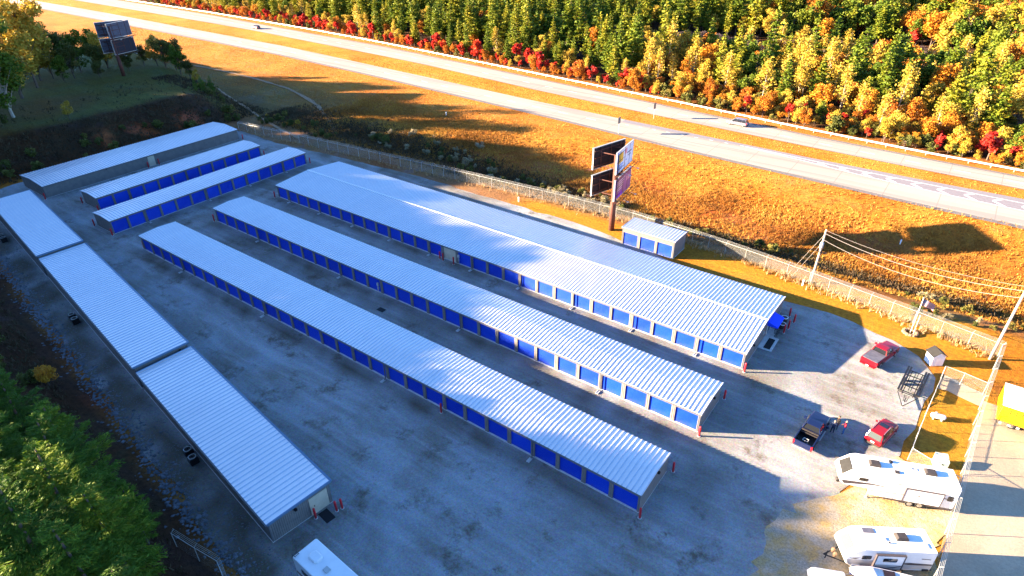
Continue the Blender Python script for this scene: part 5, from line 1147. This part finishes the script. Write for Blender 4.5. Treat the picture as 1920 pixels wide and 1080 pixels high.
PINE = [Proto(conifer(s, 16, rr, .46, 1.35), L['pine'], M['bark'], 'pine_tree') for s, rr in ((1, 3.0), (2, 3.6), (3, 2.6), (4, 3.3))]
PINEN = [Proto(conifer(s, 12, rr, .135, 13.0, .12), L['darkpine'], M['bark'], 'pine_tree') for s, rr in ((11, 2.7), (12, 3.1), (13, 2.4))]
POP = [Proto(poplar(s, 12), L['gold'], M['palebark'], 'poplar_tree') for s in (21, 22, 23)]
MAP = [Proto(broad(s, 5, 1.35, .36, 620, .08, 10, 1.2), L['red'], M['bark'], 'red_maple') for s in (31, 32, 33)]
ORA = [Proto(broad(s, 10, 3.3, .42, 2000, .10, 18), L['orange'], M['bark'], 'orange_broadleaf') for s in (41, 42)]  # orange leaved broadleaf trees, species unknown
GOL = [Proto(broad(s, 10, 3.1, .40, 1800, .12, 17), L['gold'], M['bark'], 'golden_broadleaf') for s in (51, 52)]  # golden leaved broadleaf trees, species likewise unknown
GRN = [Proto(broad(s, 10, 3.5, .44, 2000, .08, 18), L['green'], M['bark'], 'broadleaf_tree') for s in (61, 62)]
BUSH = [Proto(broad(s, 1.9, 1.15, .20, 620, .0, 9), L['shrub'], M['bark'], 'shrub') for s in (71, 72)]
BARE = [Proto(broad(s, 4.5, 2.9, .30, 1500, .0, 14), L['bare'], M['bark'], 'shrub') for s in (75, 76)]
PALE = [Proto(broad(s, 1.6, 1.0, .17, 620, .0, 9), L['pale'], M['bark'], 'shrub') for s in (81, 82)]

BIGG = [Proto(broad(s, 22, 6.2, .50, 8000, .03, 40, 1.0, .5, .34), L[k], M['palebark' if k == 'green' else 'bark'], 'broadleaf_tree') for s, k in ((91, 'gold'), (92, 'green'), (93, 'gold'))]
MIDG = [Proto(broad(s, 13, 4.2, .46, 3400, .05, 24, 1.0, .5, .36), L[k], M['bark'], 'broadleaf_tree') for s, k in ((94, 'green'), (95, 'shrub'))]

# --- the wood beyond the guardrail
def rail_y(x): return float(np.interp(x, [p[0] for p in RAIL], [p[1] for p in RAIL]))
cand = []
grid = []
xx = -420.0
while xx < 75:
    yy = 2.0
    while yy < 330:
        step = 5.2 if yy < 60 else 6.4 if yy < 140 else 8.5
        grid.append((xx + rnd.uniform(-2.8, 2.8), yy + rnd.uniform(-2.6, 2.6), yy)); yy += step
    xx += 5.4
for gx, dy, d0 in grid:
    y = rail_y(gx) + 4 + dy
    z = float(H(gx, y))
    u, v, zz = proj((gx, y, z + 6)); u2, v2, _ = proj((gx, y, z + 17))
    if not (zz > 0 and -60 < u < 1990 and v > -60 and v2 < 500): continue
    if zz > 330 and rnd.random() < .3: continue
    cand.append((zz, gx, y, dy, u, v))
cand.sort()
cnt = dict(pine=0, pop=0, map=0, ora=0, gol=0, grn=0); nst = 0; STUFF = {}
# edge maples
x = -400.0
while x < 60:
    for row in range(2):
        xq = x + rnd.uniform(-1.2, 1.2); y = rail_y(xq) + 2.6 + row * 2.6 + rnd.uniform(-.7, .9)
        if inview((xq, y, 2), 30):
            dense = xq < -62
            if dense or rnd.random() < .9:
                k = rnd.random(); s_ = rnd.uniform(.55, 1.1) * (1.5 if rnd.random() < .18 else 1)
                if k < (.48 if dense else .22): plant(rnd.choice(MAP), xq, y, s_, 'low red leaved maple on the wood edge, just behind the guardrail', 'tree', 'red maples on the wood edge'); cnt['map'] += 1
                elif k < (.92 if dense else .72): plant(rnd.choice(ORA + ORA + GOL), xq, y, s_ * .48, 'low orange tree on the wood edge, among the red maples', 'tree', 'orange saplings on the wood edge')
                else: plant(rnd.choice(BUSH), xq, y, s_ * 1.9, 'green bush on the wood edge, just behind the guardrail', 'shrub', 'green bushes on the wood edge').name = 'edge_bush'
    x += rnd.uniform(1.6, 3.4) + max(0, (-150 - x)) * .006
for zz, gx, y, dy, u, v in cand:
    if dy < 3 and rnd.random() < .4: continue
    left = gx < -75
    n = math.sin(gx * .045 + 1.3) + math.sin(y * .06 + gx * .02) + rnd.uniform(-.9, .9)
    gapc = 150 + .37 * (gx + 80)      # the dark hollow behind the first belt, right half
    hc = 62 + .38 * (gx + 80); hollow = (-122 < gx < 14) and hc - 20 < dy < hc + 25 - 14 * max(0, gx + 20) / 34
    k = rnd.random(); par = zz < 260; s_ = rnd.uniform(.66, 1.22)
    if hollow:
        if k < .9:
            plant(rnd.choice(BARE), gx, y, rnd.uniform(.7, 1.1), 'dull leafless thicket in the shaded hollow of the wood', 'shrub', 'bushes in the hollow', parts=False, zs=.8).name = 'understory_bush'
        continue
    if left:
        kind = 'pine' if k < .74 else 'gol' if k < .86 else 'grn' if k < .95 else 'ora'
        if dy < 8: kind = 'gol' if k < .3 else 'pine' if k < .7 else 'pop'
        if dy < 12: s_ *= .75
    elif dy < max(38, 43 + .38 * (gx + 80)):
        f = (gx + 75) / 100
        kind = 'pop' if k < .27 else 'pine' if k < .50 - .08 * f else 'gol' if k < .66 else 'ora' if k < .86 else 'grn'
        if dy < 9: kind = 'gol' if k < .35 else 'ora' if k < .6 else 'pop' if k < .85 else 'grn'; s_ *= .72
    else:
        near_ = dy < hc + 75
        kind = ('ora' if k < .34 else 'gol' if k < .62 else 'grn' if k < .84 else 'pine') if near_ and n < .8 else ('grn' if k < .50 else 'pine' if k < .66 else 'gol' if k < .84 else 'ora')
        if kind == 'ora' and rnd.random() < .16: plant(rnd.choice(MAP), gx + 2, y - 3, rnd.uniform(1.5, 2.1), 'tall red crowned tree in the far part of the wood', 'tree', 'tall red trees in the far wood', parts=False)
        s_ *= 1.25
    PR = dict(pine=PINE, pop=POP, ora=ORA, gol=GOL, grn=GRN)[kind]; cnt[kind] += 1
    if kind in ('ora', 'gol', 'grn'): s_ *= 1.1 if dy > 20 else .85
    zone = 'left part of the wood' if left else 'first belt of the right wood' if dy < 38 else 'far part of the wood behind the hollow'
    if cnt[kind] > 280: STUFF.setdefault(kind, []).append((rnd.choice(PR), gx, y, s_)); continue
    lab = dict(pine='green pine in the ', pop='slim golden poplar with pale trunk in the ', ora='orange leaved tree in the ', gol='golden yellow broadleaf in the ', grn='green round crowned broadleaf in the ')[kind] + zone
    grp = dict(pine='pines', pop='poplars', ora='orange trees', gol='golden trees', grn='green broadleaves')[kind] + ' in the ' + zone
    plant(rnd.choice(PR), gx, y, s_, lab, 'tree', grp, parts=par and dy < 60, zs=rnd.uniform(.9, 1.12))
US = [('shrub', BUSH, 1.0, 'green'), ('sapling', MAP, .75, 'reddish'), ('sapling', ORA, .38, 'orange'), ('sapling', GOL, .38, 'golden')]
for i in range(520):
    gx = rnd.uniform(-72, 50); dy = rnd.uniform(1, 36) ** 1.0; y = rail_y(gx) + 3 + dy
    if not inview((gx, y, 1), 10): continue
    k = rnd.random(); q_ = US[0] if k < .12 else US[1] if k < .22 else US[2] if k < .62 else US[3]
    o = plant(rnd.choice(q_[1]), gx, y, q_[2] * rnd.uniform(.7, 1.3) * (1.7 if q_[0] == 'shrub' else 1), q_[3] + ' undergrowth plant beneath the trees of the right wood', 'undergrowth', q_[3] + ' undergrowth in the right wood', parts=False, zs=.9); o.name = 'understory_' + q_[0]
print('trees', cnt, {k: len(v) for k, v in STUFF.items()})
if STUFF:
    Vs, Fs, Ts, Ms = [], [], [], []; off = 0; mats = [L['pine'], L['gold'], L['orange'], L['green'], M['bark'], M['palebark']]
    ix = {m.name: i for i, m in enumerate(mats)}
    for kind, lst in STUFF.items():
        for pr_, gx, y, s_ in lst:
            a = rnd.uniform(0, 6.28); c_, n_ = math.cos(a), math.sin(a); V = pr_.V; sel = slice(None, None, 1)
            W_ = np.stack([(V[:, 0] * c_ - V[:, 1] * n_) * s_ + gx, (V[:, 0] * n_ + V[:, 1] * c_) * s_ + y, V[:, 2] * s_ + float(H(gx, y))], 1)
            Vs.append(W_); Fs.append(pr_.F + off); off += len(V); Ts.append(np.clip(pr_.T + rnd.uniform(-.2, .2), 0, 1)); Ms.append(np.full(len(pr_.F), ix[pr_.leaf.name]))
    me = npmesh('distant_woodland', np.concatenate(Vs), np.concatenate(Fs), mats, np.concatenate(Ts), mi=np.concatenate(Ms)); tag(obj('distant_woodland', me), kind='stuff')

# --- pines on the bank, bottom left
near = [(-54, -31, .7), (-47.5, -31, .95), (-52, -34, .85), (-58, -33, .7), (-42.5, -29.5, .9), (-46, -35, 1.0), (-41, -34, 1.1), (-37.5, -31.5, 1.0), (-36, -36, 1.12), (-33, -33, 1.08), (-28.5, -36, 1.12), (-31, -39, 1.15), (-24.5, -34.5, 1.0), (-28.5, -31.8, .95), (-20.5, -33.8, .9), (-24.5, -38.5, 1.1), (-34, -41, 1.15), (-40, -40, 1.1), (-63, -36, .8), (-50, -39, 1.1), (-33, -29, .6), (-57, -37, 1.05), (-19, -37, 1.0)]
for i, (x, y, s_) in enumerate(near):
    o = plant(PINEN[i % 3], x, y, s_ * 1.35, 'young green pine on the dark bank, bottom left corner', 'tree', 'pines on the bank', zs=.80, tilt=2)
for i in range(90):
    x = rnd.uniform(-120, -30); y = -22.2 - .125 * (x + 25) - rnd.uniform(8, 17)
    if not inview((x, y, 2), 20): continue
    k = rnd.random()
    if k < .62: plant(rnd.choice(BUSH), x, y, rnd.uniform(.6, 1.5), 'dark low bush on the bank behind the rocks', 'shrub', 'bushes on the bank')
    elif k < .8: plant(rnd.choice(PINEN), x, y, rnd.uniform(.22, .42), 'small pine seedling on the bank behind the rocks', 'tree', 'seedlings on the bank')
    else: plant(rnd.choice(MAP), x, y, rnd.uniform(.3, .5), 'little reddish sapling on the bank behind the rocks', 'tree', 'saplings on the bank')
plant(ORA[0], -63.5, -24.8, .36, 'single orange tree on the dark bank, above the pines', 'tree', None)
plant(GOL[0], -35.5, -29.5, .17, 'small yellow bush on the dark bank near the lower rocks', 'shrub', None)
# --- around the knoll
for x, y, s_, P_, l, c_ in [(-170, 11.5, 1.2, BIGG[1], 'tall dark green tree at the left edge, rooted on the knoll slope', 'tree'), (-188, 20, 1.3, BIGG[0], 'tall golden tree at the upper left corner, lit by the sun', 'tree'), (-166, 6, 1.0, BIGG[1], 'tall green tree at the left edge, behind the darkest one', 'tree'), (-197, 27, 1.3, BIGG[2], 'big golden crown at the upper left corner, farthest left behind', 'tree'), (-163, -3, .8, BIGG[1], 'green tree cut by the left edge above the stepped blocks', 'tree'), (-205, 31, 1.05, BIGG[0], 'golden crown right of the other golden ones, upper left', 'tree')]:
    plant(P_, x, y, s_, l, c_, None)
row = [(-204, 34, .95), (-200, 38, .8), (-205, 42, 1.0), (-199, 45, .7), (-203, 49, .9), (-199, 53, .6), (-205, 55, .8), (-197, 57, .55), (-195, 60, .75), (-190, 60, .8), (-186, 62, .72), (-181, 62, .5), (-176, 61, .35), (-212, 40, 1.0), (-210, 49, .9), (-192, 64, .8), (-213, 60, .8), (-194, 51, .45), (-197, 34, .6), (-193, 42, .4)]
for i, (x, y, s_) in enumerate(row): plant(MIDG[i % 2] if i % 4 else GOL[1], x, y, s_ if i % 4 else s_ * 1.25, 'bushy tree in the row behind the grassy knoll and distant billboard', 'tree', 'trees behind the knoll')
plant(GOL[1], -157, 18.5, .45, 'lone yellow green sapling standing on the grassy knoll', 'tree', None)
for x, y, s_ in ((-165, 59, .42), (-160.5, 54, .40), (-159, 51.5, .34)): plant(PINEN[0], x, y, s_, 'small dark conifer at the right rim of the knoll', 'tree', 'conifers on the knoll rim')
for i in range(46):
    t = rnd.random()
    if t < .38: x = rnd.uniform(-150, -143); y = rnd.uniform(-8, 50)
    elif t < .85: k = rnd.random(); x = -176 + 36 * k + rnd.uniform(-2, 2); y = 62 - 12 * k + rnd.uniform(-2, 2)
    else: x = rnd.uniform(-175, -155); y = rnd.uniform(-6, 10)
    plant(rnd.choice(BUSH), x, y, rnd.uniform(.6, 1.5), 'dark scrubby bush on the slope around the knoll', 'shrub', 'bushes around the knoll')
# --- shrubs along the ditch
for i in range(150):
    x = rnd.uniform(-138, -2); y = 60.5 + rnd.gauss(0, 2.6) + (3.2 if x > -110 else -3 - (x + 110) * .0)
    if x > -35 and rnd.random() < .75: continue
    k = rnd.random()
    if k < .55 and -105 < x < -30: plant(rnd.choice(PALE), x, y, rnd.uniform(.5, 1.25), 'pale seeding shrub in the ditch beyond the long fence', 'shrub', 'pale shrubs in the ditch')
    else: plant(rnd.choice(BUSH), x, y, rnd.uniform(.45, 1.1), 'dark green shrub in the ditch beyond the long fence', 'shrub', 'green shrubs in the ditch').name = 'ditch_shrub'
for i in range(26):
    x = rnd.uniform(14, 30); y = rnd.uniform(50, 60)
    plant(rnd.choice(BUSH + PALE), x, y, rnd.uniform(.4, .9), 'scrubby bush beyond the fence corner, right edge', 'shrub', 'bushes beyond the fence corner')
plant(GOL[0], -124, 57, .22, 'yellow bush by the fence above the doorless building', 'shrub', None)

# --- ground cover (uncountable): weeds, tan grass, riprap, leaf litter
def tufts(name, pts, m, hh=.5, wd=.35, blades=5, seed=5, tmul=1.0, lean=.5, zone=None):
    r_ = np.random.RandomState(seed); P = np.repeat(pts, blades, 0); n = len(P); P[:, :2] += r_.normal(size=(n, 2)) * wd * .5
    a = r_.rand(n) * 6.28; h_ = hh * r_.uniform(.4, 1.25, n); w_ = wd * r_.uniform(.25, .6, n) * .5; d = np.stack([np.cos(a), np.sin(a), 0 * a], 1); l_ = r_.normal(size=(n, 2)) * lean * h_[:, None]
    top = P + np.concatenate([l_, h_[:, None]], 1)
    V = np.stack([P - d * w_[:, None], P + d * w_[:, None], top + d * w_[:, None] * .5, top - d * w_[:, None] * .5], 1).reshape(-1, 3)
    patch = .5 + .22 * lnoise(P[:, 0], P[:, 1], .25, seed) ; T = np.clip(patch * tmul + r_.normal(size=n) * .16, 0, 1)
    me = npmesh(name, V, np.arange(n * 4).reshape(-1, 4), m, T); tag(obj(name, me), kind='stuff')
def scatter(n, x0, x1, y0, y1, f=None, seed=1):
    r_ = np.random.RandomState(seed); p = np.stack([r_.uniform(x0, x1, n), r_.uniform(y0, y1, n)], 1)
    if f is not None: p = p[f(p[:, 0], p[:, 1]) > r_.rand(len(p))]
    d = np.concatenate([p, H(p[:, 0], p[:, 1])[:, None]], 1) - CAM; zz = d @ FW; u = 960 + 1184.67 * (d @ RT) / zz; v = 540 - 1184.67 * (d @ UP) / zz
    p = p[(zz > 0) & (u > -120) & (u < 2040) & (v > -60) & (v < 1140)]
    return np.concatenate([p, (H(p[:, 0], p[:, 1]))[:, None]], 1)
tufts('field_weeds', scatter(130000, -130, 60, 56, 92, lambda x, y: np.clip((90 - y) / 14, .12, 1) * (.35 + .5 * (lnoise(x, y, .2, 12) > -.3)), 21), L['weed'], .34, .22, 3, 22)
tufts('verge_grass', scatter(40000, -330, 60, 66, 124, lambda x, y: np.where(((y > interp(NL, x) - 1) & (y < interp(NU, x) + .5)) | ((y > interp(FL, x) - .5)), 0, .8), 23), L['weed'], .18, .30, 2, 24)
fy = lambda x: np.interp(x, [-134, -110, -88, -68, -53, -42, -29, -11.6, 1.8, 15.8, 25], [46.6, 49.2, 51.1, 52.9, 54, 55, 55.5, 53.6, 51.6, 49, 46.9])
tufts('fence_grass', scatter(13000, -134, 25, 44, 58, lambda x, y: np.exp(-((y - fy(x) + .5) / .8) ** 2) * np.clip((x + 60) / 30, .25, 1), 25), L['tangrass'], .55, .2, 4, 26, .9, .35)
tufts('ditch_scrub', scatter(30000, -140, 26, 54, 74, lambda x, y: np.exp(-((y - 62.5) / np.where(x < -35, 5.0, 2.5)) ** 2) * .9, 27), L['litter'], .55, .4, 4, 28)
tufts('bank_scrub', scatter(15000, -130, -24, -50, -10, lambda x, y: (y < -22.2 - .125 * (x + 25) - 6.5) * .8, 29), L['litter'], .4, .35, 4, 30, .8)
tufts('slope_scrub', scatter(9000, -180, -142, -12, 62, lambda x, y: np.where((x > -155) | (y > 50), .8, .05), 31), L['litter'], .5, .4, 4, 32, .9)
# riprap stones and coarse gravel behind the stepped blocks
def rocks(name, pts, s0, s1, seed):
    r_ = np.random.RandomState(seed); base = np.array([[1, 0, 0], [0, 1, 0], [-1, 0, 0], [0, -1, 0], [0, 0, .7], [0, 0, -.6]], float); fc = np.array([[0, 1, 4], [1, 2, 4], [2, 3, 4], [3, 0, 4], [1, 0, 5], [2, 1, 5], [3, 2, 5], [0, 3, 5]])
    n = len(pts); s_ = r_.uniform(s0, s1, n) ** 1.0; V = base[None] * (1 + r_.uniform(-.35, .35, (n, 6, 1))) * s_[:, None, None]
    a = r_.rand(n) * 6.28; c_, q_ = np.cos(a)[:, None], np.sin(a)[:, None]; x = V[..., 0] * c_ - V[..., 1] * q_; y = V[..., 0] * q_ + V[..., 1] * c_; V = np.stack([x, y, V[..., 2]], -1) + pts[:, None, :]
    F_ = (fc[None] + (np.arange(n) * 6)[:, None, None]).reshape(-1, 3); me = npmesh(name, V.reshape(-1, 3), F_, M['stone']); tag(obj(name, me), kind='stuff')
dl = lambda x, y: (-22.2 - .125 * (x + 25)) - y
p = scatter(60000, -125, -14, -34, -8, lambda x, y: np.exp(-((dl(x, y) - 3.7) / 1.0) ** 2) * (dl(x, y) > .6) * .6, 33); rocks('riprap', p, .10, .30, 34)
p = scatter(40000, -125, -18, -34, -8, lambda x, y: ((dl(x, y) > .3) & (dl(x, y) < 3.6)) * .8, 35); p[:, 2] += .02; rocks('crushed_stone', p, .05, .11, 36)
p = scatter(26000, -30, 26, -32, 46, lambda x, y: .25 + .4 * (lnoise(x, y, .3, 40) > .3), 37); p[:, 2] += .03; 

# --- wooded ridge outside the picture, up sun, whose shade covers the yard
SH = Vector((-SUN.x, -SUN.y, 0)).normalized(); TE = math.tan(R(EL))
UB = [(-90, -75), (-16, -50), (-11, -5), (-8, 6), (-5, 14), (-2, 18), (1, 18.5), (4, 16), (6, 9), (8, 2), (14, -8), (18, -11), (23, -9), (28, -4), (33, -6), (38, -9), (42, -1), (46, 3), (50, -6), (56, -14), (60, -20), (66, -16), (70, -21), (75, -36), (80, -24), (86, -12), (92, -9), (97, -24), (101, -30), (105, -17), (109, -60), (113, -85), (126, -85), (132, -48), (139, -48), (143, -78), (148, -72), (152, -58), (155, -62), (159, -96), (165, -110), (175, -126), (185, -144), (192, -200), (200, -220)]
Vs, Fs, Ts = [], [], []; off = 0
def uw(u, w_): return SH.x * u - SH.y * w_, SH.y * u + SH.x * w_
src = [PINE[0], PINE[1], GRN[0], PINE[3], GRN[1]]
nr = 0
for w_ in np.arange(-90, 190, 2.6):
    ub = float(np.interp(w_, [a for a, b in UB], [b for a, b in UB]))
    for uc in ((-126, -132, -138) if w_ < 45 else (-194, -200, -206) if w_ < 128 else (-260, -266, -272)):
        x, y = uw(uc + rnd.uniform(-2, 2), w_ + rnd.uniform(-.8, .8)); top = (ub - uc) * TE + rnd.uniform(-.9, .3)
        u_, v_, z_ = proj((x, y, top))
        P_ = src[rnd.randrange(5)]; h0 = P_.V[:, 2].max(); s_ = rnd.uniform(.9, 1.1); a = rnd.uniform(0, 6.28); c_, n_ = math.cos(a), math.sin(a); V = P_.V
        W_ = np.stack([(V[:, 0] * c_ - V[:, 1] * n_) * s_ * 1.35 + x, (V[:, 0] * n_ + V[:, 1] * c_) * s_ * 1.35 + y, V[:, 2] * s_ + top - h0 * s_], 1)
        if z_ > 0 and u_ > -40 and v_ < 1100 and v_ > -20: print('ridge tree in view', round(w_), uc, round(u_), round(v_)); continue
        Vs.append(W_); Fs.append(P_.F + off); off += len(V); Ts.append(P_.T); nr += 1
me = npmesh('wooded_ridge', np.concatenate(Vs), np.concatenate(Fs), L['darkpine'], np.concatenate(Ts)); tag(obj('wooded_ridge', me), kind='stuff')
# the ridge itself under those trees
gw = np.arange(-120, 200, 8.0); gu = np.array([-60, -40, -20, -8, 0, 8, 14], float); vs = []
for w_ in gw:
    ub = float(np.interp(w_, [a for a, b in UB], [b for a, b in UB])); uc = float(np.interp(w_, [-90, 40, 55, 120, 140, 200], [-132, -132, -200, -200, -266, -266]))
    for du in gu:
        x, y = uw(uc + du, w_); hgt = max(0, (ub - uc) * TE - 6.5) * (1 - ss(abs(du) / (60 if du < 0 else 15))) - 1.0; vs.append((x, y, float(hgt)))
b = MB(); n_ = len(gu); b.add(vs, [(i * n_ + j, i * n_ + j + 1, (i + 1) * n_ + j + 1, (i + 1) * n_ + j) for i in range(len(gw) - 1) for j in range(n_ - 1)]); o = b.build('hills', mat('hill_soil', (.06, .045, .025), .95)); tag(o, kind='structure')
